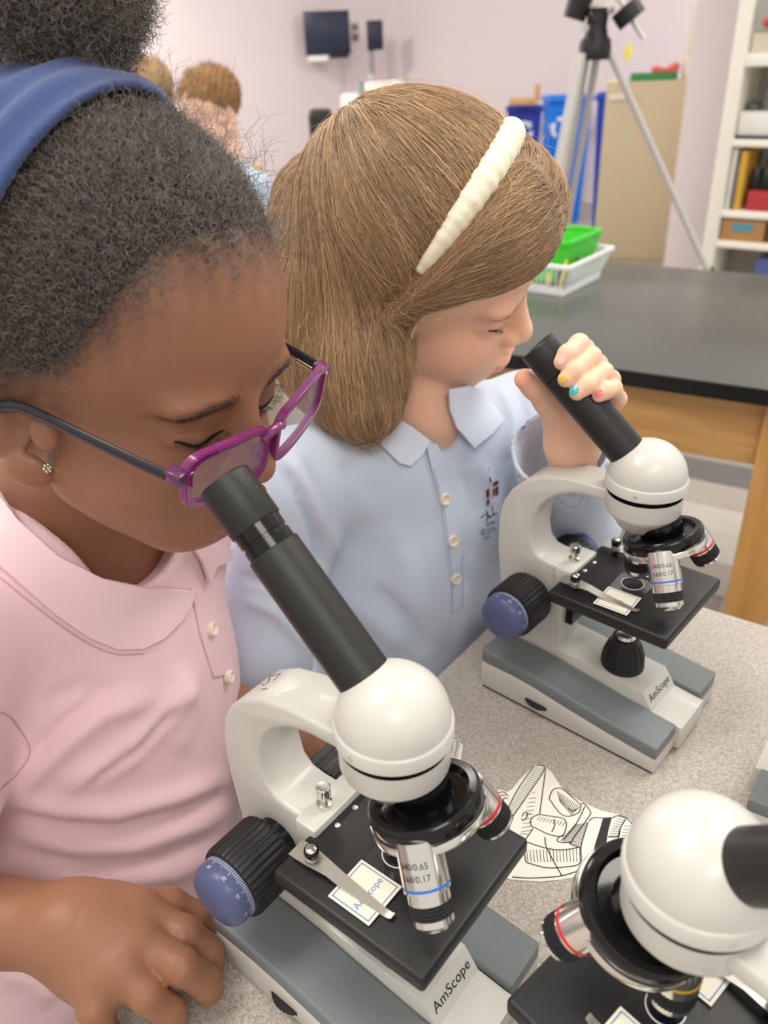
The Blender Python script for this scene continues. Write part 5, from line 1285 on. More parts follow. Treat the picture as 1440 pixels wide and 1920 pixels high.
# ------------------------------------------------------------------ telescope mount on a tripod
M_TRI = mat('satin_aluminium', (206, 203, 198), .35, metal=.25, var=.04); M_KBL = mat('black_casting', (30, 30, 32), .45, var=.1)
hub = far(1117, 78, 3.0)
trip = root_at('tripod', (hub[0], hub[1], 0), 'silver telescope tripod with black mount behind the bench', 'tripod')
def bar(g, a, b, r, n=14, r2=None): g.tube([tuple(a), tuple(np.asarray(a) * .5 + np.asarray(b) * .5), tuple(b)], [r, (r + (r2 or r)) / 2, r2 or r], n); return g
feet = [on_plane(1434, 748, 0), on_plane(962, 760, 0), on_plane(1018, 640, 0)]
for i, ft in enumerate(feet):
    top = hub + np.array([0, 0, -.03]) + nrm((ft - hub) * np.array([1, 1, 0])) * .045; mid = top + (ft - top) * .60
    side = nrm(np.cross(ft - top, UP)) * (.017 if i else .010)
    for sg in (-1, 1):
        g = Geo(); bar(g, top + side * sg, mid + side * sg, .0125 if i else .010); into(g.obj('upper_tube', M_TRI), trip)
    g = Geo(); bar(g, mid - (mid - top) * .02, ft, .0115); into(g.obj('lower_tube', M_TRI), trip)
    g = Geo(); bar(g, mid - nrm(ft - top) * .02, mid + nrm(ft - top) * .03, .022); into(g.obj('leg_lock', M_KBL), trip)
    g = Geo(); bar(g, ft + nrm(top - ft) * .03, ft, .015); into(g.obj('foot', M_KBL), trip)
    g = Geo(); bar(g, hub + np.array([0, 0, -.015]), top + np.array([0, 0, .02]), .024, r2=.020); into(g.obj('leg_hinge', M_KBL), trip)
g = Geo(); g.lathe([(0, -.05), (.045, -.05), (.05, -.03), (.04, 0), (.03, .04), (.034, .09), (0, .09)], 24, Matrix.Translation(Vector(hub))); into(g.obj('mount_base', M_KBL), trip)
h2 = far(1108, 28, 3.0); h3 = far(1150, 10, 3.0); h4 = far(1206, 72, 3.0); h5 = far(1085, 5, 3.0); h6 = far(1076, 36, 3.0)
g = Geo(); bar(g, hub + np.array([0, 0, .06]), h2, .034, r2=.028); into(g.obj('mount_head', M_KBL), trip)
g = Geo(); bar(g, h2, h3, .026, r2=.018); into(g.obj('polar_axis', M_TRI), trip)
g = Geo(); bar(g, h6, far(1098, -30, 3.0), .034, r2=.040); into(g.obj('saddle', M_KBL), trip)
g = Geo(); bar(g, far(1150, -20, 3.0), h4, .0075); into(g.obj('counterweight_shaft', M_TRI), trip)
g = Geo(); bar(g, far(1170, 12, 3.0), far(1186, 38, 3.0), .044); into(g.obj('counterweight', M_KBL), trip)
g = Geo(); bar(g, far(1092, 48, 2.96), far(1098, 52, 2.9), .010); into(g.obj('clamp_knob', M_TRI), trip)

# ------------------------------------------------------------------ recycling bins, cabinet and what is on it
def bin_(name, x0, y0, x1, y1, D, m, label, sym=None, depth=.34, turn=0.0):
    U = Upright((x0 + x1) / 2, y1, D, turn); u0, u1, zz, z1 = U.rect(x0, y0, x1, y1)
    R = root_at(name, (U.o[0], U.o[1], 0), label, 'bin', 'blue recycling bins')
    t = .035; g = Geo()
    lo = [(u0 + t, 0.02), (u1 - t, 0.02), (u1 - t, depth - .02), (u0 + t, depth - .02)]; hi = [(u0, 0), (u1, 0), (u1, depth), (u0, depth)]
    a = [g.bm.verts.new((p[0], p[1], 0)) for p in lo]; b = [g.bm.verts.new((p[0], p[1], z1)) for p in hi]
    c = [g.bm.verts.new((p[0] + (.008 if p[0] < (u0 + u1) / 2 else -.008), p[1] + (.008 if p[1] < depth / 2 else -.008), z1)) for p in hi]; d = [g.bm.verts.new((p[0] + (.01 if p[0] < (u0 + u1) / 2 else -.01), p[1] + (.01 if p[1] < depth / 2 else -.01), .02)) for p in lo]
    g.bm.faces.new(a[::-1]); g.bm.faces.new(d)
    for P, Q in ((a, b), (b, c), (c, d)):
        for i in range(4): g.bm.faces.new((P[i], P[(i + 1) % 4], Q[(i + 1) % 4], Q[i]))
    g._xf(list(g.bm.verts), U.M); into(g.obj('bin_body', m, angle=30), R)
    g = Geo()
    for (p0, p1, q0, q1) in ((u0 - .012, u1 + .012, -.012, .004), (u0 - .012, u1 + .012, depth - .004, depth + .012), (u0 - .012, u0 + .004, 0, depth), (u1 - .004, u1 + .012, 0, depth)): g.box(p0, p1, q0, q1, z1 - .03, z1, bev=.004, M=U.M)
    into(g.obj('rim', m), R)
    if sym:
        u, z = U.uz(*sym[:2]); r = sym[2]; g = Geo()
        for k in range(3):
            for (ang0, ang1) in ((0, 70),):
                a0 = math.radians(90 + k * 120 - 38); a1 = math.radians(90 + k * 120 + 30); P = []
                for rr, seq in ((r, np.linspace(a0, a1, 6)), (r * .62, np.linspace(a1, a0, 6))):
                    for a_ in seq: P.append((u + rr * math.cos(a_), -.004 + .02 * (z1 - z) / z1, z + rr * math.sin(a_)))
                g.poly(P)
                tip = [(u + q * math.cos(w), -.004 + .02 * (z1 - z) / z1, z + q * math.sin(w)) for q, w in ((r * 1.25, a0), (r * .42, a0), (r * .85, a0 - .55))]; g.poly(tip)
        g._xf(list(g.bm.verts), U.M); into(g.obj('recycling_symbol', M_PRINT_W, smooth=False), R)
    return R
M_BIN1 = mat('royal_blue_plastic', (40, 58, 168), .4, var=.03); M_BIN2 = mat('bright_blue_plastic', (14, 120, 226), .38, var=.03); M_BIN3 = mat('deep_blue_plastic', (36, 66, 178), .4, var=.03)
bin_('recycling_bin', 948, 202, 1012, 372, 7.2, M_BIN1, 'royal blue recycling bin with wood scraps on it, left of the row', (982, 246, .075))
bin_('recycling_bin', 1026, 182, 1104, 384, 6.6, M_BIN2, 'bright blue recycling bin, tallest and lightest of the row', (1052, 240, .075), turn=.18)
bin_('recycling_bin', 1112, 178, 1142, 384, 6.1, M_BIN3, 'deep blue recycling bin half behind the beige cabinet')
U = Upright(985, 202, 7.1); M_BOARD = wood('pale_board', (186, 140, 92), (206, 166, 118))
g = Geo(); U.box(g, 955, 186, 1008, 198, .01, .22, .004); tag(g.obj('wood_board', M_BOARD), 'flat pale wood board lying on the royal blue bin', 'board')
g = Geo(); U.box(g, 1003, 158, 1013, 190, .02, .06, .004); tag(g.obj('wood_offcut', M_BOARD), 'small upright wood offcut standing on the board over the bin', 'wood')
U = Upright(1200, 400, 5.2, .05); M_BEI = mat('beige_steel', (196, 182, 150), .5, var=.02)
cab = root_at('storage_cabinet', (U.o[0], U.o[1], 0), 'tall beige metal cabinet between the bins and the shelves', 'cabinet')
u0, u1, _z, z1 = U.rect(1134, 152, 1294, 260); u1b, _ = U.uz(1266, 495); u0b, _ = U.uz(1120, 440)
g = Geo(); g.box(u0, u1, 0, .42, 0, z1, bev=.006, M=U.M); into(g.obj('cabinet_body', M_BEI), cab)
g = Geo(); g.box(u0 + .004, u1 - .004, -.014, 0, .05, z1 - .03, bev=.004, M=U.M); d1 = into(g.obj('cabinet_door', M_BEI), cab)
a = U.uz(1158, 182); g = Geo(); g.box(a[0] - .045, a[0] + .045, -.022, -.013, a[1] - .015, a[1] + .015, bev=.003, M=U.M); into(g.obj('handle', mat('pale_plastic', (225, 220, 208), .4)), cab)
a = U.uz(1177, 178); g = Geo(); g.lathe([(0, 0), (.014, 0), (.014, .012), (0, .014)], 20, U.M @ frame((a[0], -.013, a[1]), (0, -1, 0))); into(g.obj('lock', M_KBL), cab)
# on the cabinet
M_GRN = mat('green_plastic', (46, 140, 76), .4); M_REDP = mat('coral_plastic', (226, 112, 96), .4); M_IVO = mat('ivory_plastic', (224, 214, 196), .45)
zt = z1
def on_cab(x, y): return U.uz(x, y)
a = on_cab(1184, 149)[0]; b = on_cab(1272, 140)[0]
g = Geo(); g.box(a, b, .03, .34, zt, zt + .010, bev=.003, M=U.M)
for (p0, p1, q0, q1) in ((a, b, .03, .038), (a, b, .332, .34), (a, a + .008, .03, .34), (b - .008, b, .03, .34)): g.box(p0, p1, q0, q1, zt + .008, zt + .030, bev=.002, M=U.M)
tag(g.obj('plastic_tray', M_GRN), 'shallow green plastic tray on the beige cabinet', 'tray')
a = on_cab(1226, 130)[0]; b = on_cab(1276, 130)[0]; g = Geo()
pr_ = [(a, zt + .033), (b, zt + .033), (b + .005, zt + .075), (b - .02, zt + .082), ((a + b) / 2, zt + .055), (a + .02, zt + .068), (a - .005, zt + .062)]
g.prism(pr_, .10, .24, bev=.004, M=U.M); tag(g.obj('plastic_scoop', M_REDP), 'coral red plastic scoop lying in the green tray', 'scoop')
a = on_cab(1283, 140)[0]; b = on_cab(1306, 140)[0]; g = Geo(); g.box(a, b, .05, .2, zt, zt + .11, bev=.01, M=U.M); g.box(a + .015, b + .005, .08, .2, zt + .105, zt + .36, bev=.012, M=U.M); tag(g.obj('soap_dispenser', M_IVO), 'ivory dispenser standing at the right end of the cabinet', 'dispenser')
U2 = Upright(1178, 100, 6.6); a = U2.uz(1178, 98); g = Geo(); g.prism([(a[0], a[1] + .075), (a[0] + .03, a[1]), (a[0], a[1] - .075), (a[0] - .03, a[1])], -.01, .004, bev=.002, M=U2.M); o = g.obj('diamond_ornament', mat('yellow_card', (222, 216, 96), .6)); tag(o, 'yellow diamond ornament hanging in front of the wall', 'ornament')
g = Geo(); g.tube([tuple(U2.M @ Vector((a[0], 0, a[1] + .07))), tuple(U2.M @ Vector((a[0], 0, a[1] + .7))), tuple(U2.M @ Vector((a[0], 0, 2.9)))], .0012, 6); g.obj('thread', M_PRINT_W, o)

# ------------------------------------------------------------------ partition and open shelves
UP_ = Upright(1290, 300, 4.75); u0, u1, _, _ = UP_.rect(1306, 40, 1700, 60)
g = Geo(); g.box(u0 - .01, u1 + .6, .0, .12, 0, 2.9, M=UP_.M); tag(g.obj('wall_partition', M_WALL, smooth=False), 'lavender wall end beside the white shelves', kind='structure')
US = Upright(1350, 300, 4.25, -.25); M_SHW = mat('white_shelf_paint', (240, 236, 224), .5, var=.02); M_SHB = mat('shelf_back_board', (196, 190, 180), .6)
shelf = root_at('bookshelf', (US.o[0], US.o[1], 0), 'tall white open bookshelf at the right edge', 'shelf')
pu0, pu1, _, _ = US.rect(1346, 262, 1372, 280); ru = US.uz(1640, 300)[0]
g = Geo(); g.box(pu0, pu1, 0, .34, 0, 2.3, bev=.004, M=US.M); into(g.obj('side_post', M_SHW), shelf)
g = Geo(); g.box(ru, ru + .06, 0, .34, 0, 2.3, bev=.004, M=US.M); into(g.obj('side_post', M_SHW), shelf)
g = Geo(); g.box(pu1, ru, .325, .34, .0, 2.3, bev=.002, M=US.M); into(g.obj('back_board', M_SHB), shelf)
shz = [US.uz(1405, y)[1] for y in (100, 262, 398, 456)]
for z_, th in zip(shz, (.05, .03, .03, .03)):
    g = Geo(); g.box(pu1 - .002, ru + .002, .004, .326, z_ - th, z_, bev=.003, M=US.M); into(g.obj('shelf_board', M_SHW), shelf)
for z_ in (.12, 2.25):
    g = Geo(); g.box(pu1 - .002, ru + .002, .004, .326, z_ - .03, z_, bev=.003, M=US.M); into(g.obj('shelf_board', M_SHW), shelf)
def sbox(nm, x0, x1, zi, h, m, label, cat, w0=.03, w1=.26, bev=.004, dz=0.0):
    yy = (60, 230, 370, 430)[zi]; a = max(pu1 + .006, US.uz(x0, yy)[0]); b = min(ru - .01, max(US.uz(x1, yy)[0], a + .012)); g = Geo(); g.box(a, b, w0, w1, shz[zi] + dz + .0005, shz[zi] + h + dz, bev=bev, M=US.M); return tag(g.obj(nm, m), label, cat)
M_CLR = mat('cloudy_clear_plastic', (205, 205, 200), .25, alpha=.45); M_CARD = mat('brown_cardboard', (178, 134, 84), .8, var=.06); M_TEAL = mat('teal_label', (70, 150, 170), .6)
M_GB = mat('dark_green_glass', (30, 36, 30), .15); M_REDB = mat('red_box_card', (176, 52, 58), .5); M_YB = mat('yellow_card_box', (216, 168, 60), .6); M_WB = mat('white_card_box', (232, 230, 226), .6); M_GREYM = mat('grey_metal', (118, 122, 118), .35, metal=.4)
sbox('folded_cloth', 1384, 1452, 0, .075, mat('cream_cloth', (216, 208, 184), .9), 'cream folded cloth under the clear toy box on the top shelf', 'cloth')
bx = sbox('storage_box', 1386, 1456, 0, .25, M_CLR, 'clear plastic box of small toys on the top shelf', 'box', dz=.078)
for i, (x, dz, c) in enumerate(((1396, .11, (205, 60, 62)), (1410, .115, (235, 235, 235)), (1422, .10, (70, 130, 205)), (1432, .12, (225, 200, 80)), (1400, .21, (230, 230, 225)), (1420, .24, (60, 130, 215)), (1434, .22, (215, 70, 66)))):
    a = US.uz(x, 300)[0]; g = Geo(); g.ball((a, .024, shz[0] + dz), .022, 14, US.M, (1.1, .6, .8)); tag(g.obj('toy_brick', mat('toy_%d' % i, c, .4)), ['red toy low in the clear box at its left', 'white toy low in the clear box', 'blue toy low in the clear box', 'yellow toy low in the clear box', 'white toy high in the clear box', 'blue toy high in the clear box', 'red toy high in the clear box'][i], 'toy', 'toys in the clear box')
sbox('white_tray', 1374, 1456, 1, .095, M_WB, 'white tray box on the second shelf', 'box', dz=.0125)
sbox('tray_base', 1372, 1456, 1, .012, M_KBL, 'thin black mat under the white tray box', 'mat', w0=.015, w1=.29)
a = US.uz(1428, 230)[0]; g = Geo(); g.lathe([(0, 0), (.045, 0), (.045, .08), (.03, .11), (.012, .125), (.012, .14), (0, .14)], 24, US.M @ Matrix.Translation((a, .14, shz[1] + .109))); tag(g.obj('glass_jar', M_GREYM), 'grey jar with narrow neck standing on the white tray box', 'jar')
a = US.uz(1394, 230)[0]; g = Geo(); g.lathe([(0, 0), (.03, 0), (.034, .02), (.02, .035), (0, .04)], 24, US.M @ Matrix.Translation((a, .14, shz[1] + .109))); tag(g.obj('small_dish', M_GREYM), 'low grey dish standing on the white tray box', 'dish')
sbox('white_binder', 1352, 1366, 2, .26, M_WB, 'white binder standing at the left of the third shelf', 'binder', bev=.003)
sbox('thin_book', 1368, 1371, 2, .20, M_GREYM, 'thin grey book beside the white binder', 'book', bev=.001)
sbox('yellow_carton', 1374, 1386, 2, .25, M_YB, 'yellow carton standing on the third shelf', 'carton')
rb = sbox('red_case', 1398, 1460, 2, .085, M_REDB, 'long red case on the third shelf', 'case')
for i, x in enumerate((1414, 1434)):
    a = US.uz(x, 300)[0]; g = Geo(); g.lathe([(0, 0), (.026, 0), (.028, .04), (.022, .08), (.010, .1), (.010, .14 + .02 * (1 - i)), (0, .142 + .02 * (1 - i))], 20, US.M @ Matrix.Translation((a, .1, shz[2] + .086))); tag(g.obj('dropper_bottle', M_GB), ['taller dark glass dropper bottle on the red case', 'shorter dark glass dropper bottle on the red case'][i], 'bottle', 'dark bottles on the red case')
cb = sbox('cardboard_box', 1350, 1432, 3, .095, M_CARD, 'long brown cardboard box with teal label on the lowest visible shelf', 'box', w0=.02)
a = US.uz(1390, 428); g = Geo(); g.box(a[0] - .045, a[0] + .045, .016, .0205, a[1] - .016, a[1] + .016, M=US.M); into(g.obj('box_label', M_TEAL), cb) if False else None
o = g.obj('box_label', M_TEAL, cb)
sbox('brown_carton', 1437, 1470, 3, .095, mat('dark_brown_card', (120, 84, 60), .8), 'dark brown carton cut by the right edge', 'carton')
zb_ = US.uz(1400, 515)[1]
a0 = US.uz(1410, 500)[0]; g = Geo(); g.box(a0, a0 + .3, .05, .28, .121, .121 + .16, bev=.01, M=US.M); tag(g.obj('blue_crate', mat('slate_blue_plastic', (84, 96, 150), .5)), 'slate blue crate at the bottom of the shelves', 'crate')

# ------------------------------------------------------------------ screens, sink and things along the back wall
UT = Upright(640, 60, 8.35); M_SCR = mat('dark_screen', (38, 44, 66), .3, var=.04); M_FRM = mat('screen_back', (26, 28, 36), .5)
def screen(x0, y0, x1, y1, U, label, nm='wall_screen'):
    u0, u1, z0, z1 = U.rect(x0, y0, x1, y1); R = root_at(nm, (U.o[0], U.o[1], 0), label, 'screen')
    g = Geo(); g.box(u0, u1, 0, .05, z0, z1, bev=.006, M=U.M); into(g.obj('screen_case', M_FRM), R)
    g = Geo(); g.box(u0 + .012, u1 - .012, -.004, .001, z0 + .012, z1 - .012, bev=.002, M=U.M); into(g.obj('display_panel', M_SCR), R)
    g = Geo(); g.box((u0 + u1) / 2 - .04, (u0 + u1) / 2 + .04, .05, .12, (z0 + z1) / 2 - .04, (z0 + z1) / 2 + .04, bev=.004, M=U.M); into(g.obj('wall_arm', M_FRM), R)
    return R
screen(571, 20, 656, 103, UT, 'large square dark wall screen near the room corner')
UT2 = Upright(702, 60, 8.4); R2 = screen(688, 38, 718, 94, UT2, 'narrow dark wall screen right beside the room corner', 'corner_screen')
u0, u1, z0, z1 = UT2.rect(692, 94, 702, 138); g = Geo(); g.box(u0, u1, .02, .06, z0, z1, bev=.004, M=UT2.M); into(g.obj('post', mat('grey_post', (150, 146, 148), .5)), R2)
u0, u1, z0, z1 = UT.rect(578, 104, 616, 116); g = Geo(); g.box(u0, u1, -.02, .2, z0, z1, bev=.01, M=UT.M); g.box((u0 + u1) / 2 - .03, (u0 + u1) / 2 + .03, .2, .5, z0 + .01, z1, M=UT.M); tag(g.obj('soap_shelf', M_WB), 'small white wall bracket under the large dark screen', 'bracket')
u0, u1, z0, z1 = UT.rect(618, 101, 654, 109); g = Geo(); g.box(u0, u1, -.03, .05, z0, z1, bev=.006, M=UT.M); tag(g.obj('sound_bar', M_KBL), 'short black sound bar under the large dark screen', 'speaker')
UW = Upright(665, 60, 8.6); u0, u1, z0, z1 = UW.rect(659, 40, 672, 78); R3 = root_at('notice_board', (UW.o[0], UW.o[1], 0), 'small grey notice board between the two dark screens', 'board')
g = Geo(); g.box(u0, u1, 0, .02, z0, z1, bev=.003, M=UW.M); into(g.obj('board_panel', mat('grey_panel', (150, 148, 150), .6)), R3)
for i in range(4):
    g = Geo(); zz = z0 + (z1 - z0) * (.14 + .24 * i); g.box(u0 + .01, u1 - .01, -.004, 0, zz, zz + .03, M=UW.M); into(g.obj('paper_strip', M_WB if i % 2 else M_GREYM), R3)
# wash basin counter with tap, behind the blonde head
UC = Upright(690, 170, 6.0); u0, u1, z0, z1 = UC.rect(640, 166, 760, 260); cn = root_at('wash_stand', (UC.o[0], UC.o[1], 0), 'white wash stand with basin behind the blonde head', 'sink')
g = Geo(); g.box(u0, u1, 0, .5, 0, z1 - .04, bev=.01, M=UC.M); into(g.obj('stand', M_WB), cn)
g = Geo(); g.lathe([(0, -.03), (.09, -.025), (.13, 0), (.14, .03), (.15, .03), (.14, -.01), (.10, -.038), (0, -.0385)], 32, UC.M @ Matrix.Translation(((u0 + u1) / 2 + .08, .26, z1))); into(g.obj('basin', mat('white_ceramic', (238, 236, 232), .15)), cn)
a = UC.uz(695, 168); g = Geo(); g.tube(spline([tuple(UC.M @ Vector(p)) for p in ((a[0], .35, z1), (a[0], .35, z1 + .07), (a[0], .30, z1 + .10), (a[0], .22, z1 + .085))], 14), .012, 10); into(g.obj('tap', M_CHROME), cn)
a = UC.uz(676, 158); g = Geo(); g.lathe([(0, 0), (.026, 0), (.030, .075), (.027, .075), (.024, .005), (0, .005)], 20, UC.M @ Matrix.Translation((a[0], .08, z1 - .0385))); tag(g.obj('plastic_cup', mat('grey_cup', (150, 156, 156), .4)), 'grey cup standing on the white wash stand', 'cup')
UB = Upright(600, 230, 5.2); u0, u1, z0, z1 = UB.rect(580, 208, 626, 290); g = Geo(); g.box(u0, u1, 0, .3, z0, z1, bev=.03, seg=4, M=UB.M); g.box((u0 + u1) / 2 - .03, (u0 + u1) / 2 + .03, .1, .16, 0, z0, M=UB.M); tag(g.obj('office_chair_back', M_KBL), 'black chair back left of the blonde head', 'chair')
# white stand with green top at the far left
UG = Upright(240, 130, 4.4); a = UG.uz(243, 92); st = root_at('display_stand', (UG.o[0], UG.o[1], 0), 'white stand with a wooden plate and green bowl at the far left', 'stand')
for dx in (-.035, .03):
    g = Geo(); g.lathe([(0, 0), (.016, 0), (.016, a[1] - .05), (0, a[1] - .05)], 16, UG.M @ Matrix.Translation((a[0] + dx, .02, 0))); into(g.obj('stand_post', M_WB), st)
g = Geo(); g.lathe([(0, 0), (.075, 0), (.078, .02), (.07, .03), (0, .03)], 28, UG.M @ Matrix.Translation((a[0], .02, a[1] - .055))); into(g.obj('plate', M_BOARD), st)
g = Geo(); g.lathe([(0, 0), (.03, 0), (.052, .03), (.05, .034), (.028, .006), (0, .006)], 28, UG.M @ Matrix.Translation((a[0], .02, a[1] - .0245))); tag(g.obj('green_bowl', mat('mint_green', (120, 205, 140), .4)), 'mint green bowl on top of the white stand', 'bowl')
# boxes glimpsed between the two heads
UQ = Upright(500, 350, 3.7)
tabq = root_at('back_table', (UQ.o[0], UQ.o[1], 0), 'pale table behind the two girls with boxes on it', 'table')
zq = UQ.uz(500, 402)[1]; a = UQ.uz(380, 400)[0]; b = UQ.uz(640, 400)[0]
g = Geo(); g.box(a, b, -.1, .5, zq - .03, zq, bev=.004, M=UQ.M); into(g.obj('table_top', mat('pale_laminate', (214, 210, 204), .5)), tabq)
for p in (a + .05, b - .05):
    g = Geo(); g.box(p - .02, p + .02, 0, .04, 0, zq - .03, M=UQ.M); into(g.obj('leg', M_GREYM), tabq)
def qbox(nm, x0, x1, h, m, label, cat, w0, w1):
    p = UQ.uz(x0, 380)[0]; q_ = UQ.uz(x1, 380)[0]; g = Geo(); g.box(p, q_, w0, w1, zq, zq + h, bev=.006, M=UQ.M); return tag(g.obj(nm, m), label, cat)
qbox('cardboard_carton', 470, 500, .17, M_BOARD, 'tan carton on the table behind the curly hair', 'carton', .2, .32)
qbox('grey_case', 503, 548, .10, mat('slate_grey', (116, 122, 122), .5), 'grey case on the table between the two heads', 'case', .02, .2)

# ------------------------------------------------------------------ two boys in the background
def boy(px, py, z, fwd, S, skin, hair, shirt, label, tilt=0.0):
    T = at(px, py, z); f_ = nrm(fwd); x_ = nrm(np.cross(f_, UP)); R_ = np.stack([x_, f_, np.cross(x_, f_)], 1)
    def l2(P): return (P - T) @ R_
    nb = T - .115 * UP * S - f_ * np.array([1, 1, 0]) * .03; sd = nrm(x_ * np.array([1, 1, 0]))
    def body(P):
        d = head_field(l2(P), S); d = smin(d, cone(P, T + R_ @ np.array([0, -.02, -.04]), nb, .042, .045), .012)
        d = smin(d, cone(P, nb, nb - .1 * UP, .045, .06), .03); return smin(d, cone(P, nb + sd * .1 - .05 * UP, nb - sd * .1 - .05 * UP, .035, .035), .04)
    R0 = empty('person', (nb[0], nb[1], 0), 0, label, 'person')
    V, Fq = sculpt(body, T - np.array([.20, .20, .26]), T + np.array([.20, .20, .14]), .0045, 1); l = l2(V) / S
    put(np_mesh('body', V, Fq, skin, colors=np.ones((len(V), 3))), R0)
    def cap(P):
        l = l2(P) / S; d = ell(l, (0, -.014, .054), (.078, .098, .082)); a = np.arctan2(l[:, 1] + .01, np.abs(l[:, 0]))
        ln = np.interp(a, [-1.6, -.5, 0, .3, .8, 1.6], [-.06, -.05, .02, .045, .068, .078]); d = d + .004 * np.sin(l[:, 0] * 260) * np.sin(l[:, 1] * 240 + l[:, 2] * 120)
        return smax(d, ln - l[:, 2], .006) * S
    hv, hf = sculpt(cap, T - .17, T + .19, .005, 1); put(np_mesh('hair', hv, hf, hair), R0)
    P, N = sample_faces(hv, hf, np.ones(len(hf)), 1500); tt = rs.randn(len(P), 3) * .4 + f_ * .6 + UP * .3
    C2 = np.stack([P + (N * .5 + tt * .6) * .020 * t for t in np.linspace(0, 1, 5)], 1); put(strands('hair_tufts', C2, .0006, hair_mat('boy_hair_' + label[:4], (150, 112, 72), .5), tip=.3), R0)['kind'] = 'stuff'
    def sh(P):
        B_ = np.stack([sd, nrm(np.cross(UP, sd)), UP], 1); d = ell(P, nb - .20 * UP, (.14, .095, .20), B_); d = smin(d, cone(P, nb + sd * .05 - .045 * UP, nb + sd * .13 - .07 * UP, .042, .046), .04)
        d = smin(d, cone(P, nb - sd * .05 - .045 * UP, nb - sd * .13 - .07 * UP, .042, .046), .04)
        for s_ in (-1, 1): d = smin(d, cone(P, nb + sd * .14 * s_ - .07 * UP, nb + sd * .16 * s_ - .22 * UP, .045, .048), .02)
        d = smin(d, ell(P, nb - .45 * UP, (.13, .10, .26), B_), .05)
        return cut(d, cone(P, nb - .02 * UP, nb + .1 * UP, .046, .06), .006)
    sv, sf = sculpt(sh, nb - np.array([.26, .26, .72]), nb + np.array([.26, .26, .06]), .009, 1); put(np_mesh('shirt', sv, sf, shirt), R0)
    def tr(P):
        d = None
        for s_ in (-1, 1):
            c = cone(P, nb + sd * .06 * s_ - .55 * UP, np.array([nb[0] + sd[0] * .07 * s_, nb[1] + sd[1] * .07 * s_, .06]), .075, .05); d = c if d is None else smin(d, c, .02)
            d = smin(d, ell(P, np.array([nb[0] + sd[0] * .07 * s_ + f_[0] * .04, nb[1] + sd[1] * .07 * s_ + f_[1] * .04, .035]), (.05, .05, .036)), .01)
        return d
    tv, tf = sculpt(tr, np.array([nb[0] - .26, nb[1] - .26, -.02]), np.array([nb[0] + .26, nb[1] + .26, nb[2] - .40]), .014, 1); put(np_mesh('trousers', tv, tf, mat('khaki_trousers', (196, 184, 164), .8)), R0)
    return R0
M_SKB = mat('pink_fair_skin', (236, 198, 178), .5, sss=.003, attr='tint'); M_HRB = mat('sandy_hair', (146, 108, 66), .6, var=.3, vscale=90); M_SHB_ = mat('pale_blue_shirt', (190, 208, 228), .8)
boy(400, 222, 2.35, (-.72, -.62, -.30), .98, M_SKB, M_HRB, M_SHB_, 'sandy haired boy in pale blue looking down behind the curly hair')
boy(286, 190, 2.85, (-.5, .6, -.35), .98, M_SKB, mat('light_brown_hair', (168, 136, 98), .6, var=.3, vscale=90), M_SHB_, 'fair haired child with turned head half hidden by the navy headband')

# ------------------------------------------------------------------ emblem on the blue shirt, pen marks on the microscope
def text_px(tree, words, size, org, ang, off=.0006, sx=1.0):
    V, Fc = text_geo(words, size, align='LEFT'); c, s = math.cos(ang), math.sin(ang); out = []; ok = True
    for v in V:
        x, y = v[0] * sx, -v[1]; q, n = snap(tree, org[0] + c * x - s * y, org[1] + s * x + c * y)
        if q is None: return None
        out.append(q + n * off)
    return out, Fc
ce = lambda p: (860 + p[0] * .1944, 840 + p[1] * .1944)
M_MAR = mat('maroon_thread', (104, 44, 50), .8); M_DTH = mat('charcoal_thread', (46, 48, 56), .8); M_PTH = mat('pale_pink_thread', (224, 200, 206), .8)
em = put(bpy.data.objects.new('emblem', None), girlB); COL.objects.link(em); em['label'] = 'embroidered maroon school building emblem with dark lettering'
def epart(name, m, V, Fc): return mesh(name, V, Fc, m, em, smooth=False)
def efill(polys, off=.0006):
    V = []; Fc = []
    for pl in polys:
        b0 = len(V); ok = True; P = []
        for p in pl:
            q, n = snap(shirt_treeB, *ce(p))
            if q is None: ok = False; break
            P.append(q + n * off)
        if ok: V += P; Fc.append(tuple(range(b0, b0 + len(P))))
    return V, Fc
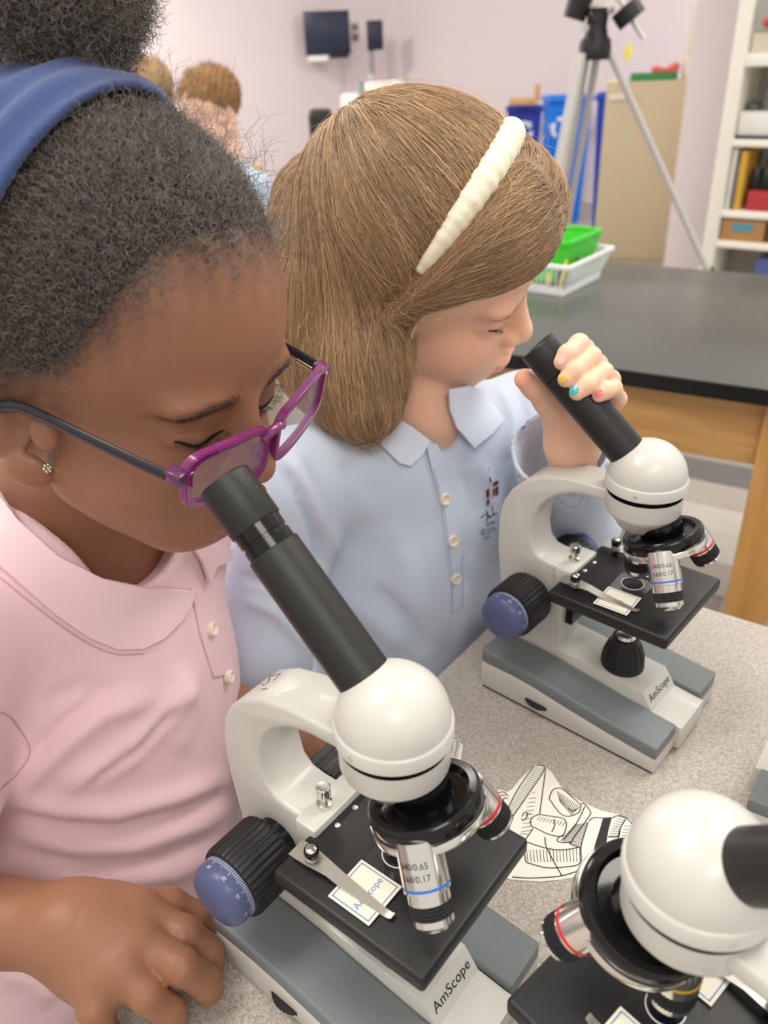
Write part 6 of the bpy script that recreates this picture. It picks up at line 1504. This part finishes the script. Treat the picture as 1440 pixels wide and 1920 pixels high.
epart('stitched_building', M_MAR, *efill([[(262, 405), (290, 392), (292, 470), (264, 482)], [(325, 335), (376, 308), (379, 348), (328, 372)], [(345, 382), (379, 366), (379, 452), (348, 462)], [(268, 500), (292, 490), (292, 545), (268, 560)], [(292, 266), (318, 322), (300, 330)], [(325, 395), (338, 390), (338, 470), (325, 476)]]))
V, Fc = drawn(shirt_treeB, [[ce(a) for a in l] for l in ([(300, 330), (304, 520)], [(318, 325), (318, 500)], [(292, 392), (345, 370)], [(262, 490), (330, 470), (379, 460)], [(264, 570), (379, 500)], [(310, 350), (310, 480)])], .0009, off=.0007); epart('pale_stitching', M_PTH, V, Fc)
V, Fc = drawn(shirt_treeB, [[ce(a) for a in l] for l in ([(205, 672), (268, 628)], [(280, 668), (368, 625)], [(318, 560), (330, 640)], [(262, 600), (300, 680)], [(213, 800), (246, 776)], [(284, 190), (288, 212)], [(370, 540), (374, 560)], [(275, 640), (262, 720)])], .0009, off=.0007); epart('dark_stitching', M_DTH, V, Fc)['kind'] = 'stuff'
for w, sz, org in (('erma', 13.5, ce((262, 742))), ('TH CK N', 11.5, ce((210, 838))), ('NY H', 9, ce((240, 880)))):
    r_ = text_px(shirt_treeB, w, sz, org, -.46, sx=.62)
    if r_: epart('stitched_lettering', M_DTH, *r_)
s1o = [o for o in bpy.data.objects if o.name == 'microscope'][0]; armo = bpy.data.objects[s1o['arm_name']]
bpy.context.view_layer.update(); mw = armo.matrix_world
arm_tree = BVHTree.FromPolygons([mw @ v.co for v in armo.data.vertices], [tuple(p.vertices) for p in armo.data.polygons])
c8 = lambda p: (360 + p[0] * .4444, 1200 + p[1] * .4444)
V, Fc = drawn(arm_tree, [[c8(a) for a in l] for l in ([(262, 160), (272, 172)], [(292, 165), (288, 184), (305, 190), (322, 178), (330, 152)], [(332, 152), (374, 142), (356, 160), (344, 172)], [(292, 208), (318, 206)], [(262, 176), (255, 186)])], .0007, off=.0002)
o = mesh('pen_scribble', V, Fc, mat('faded_green_ink', (96, 112, 100), .7), None, smooth=False); o.parent = s1o; o.matrix_parent_inverse = s1o.matrix_world.inverted()
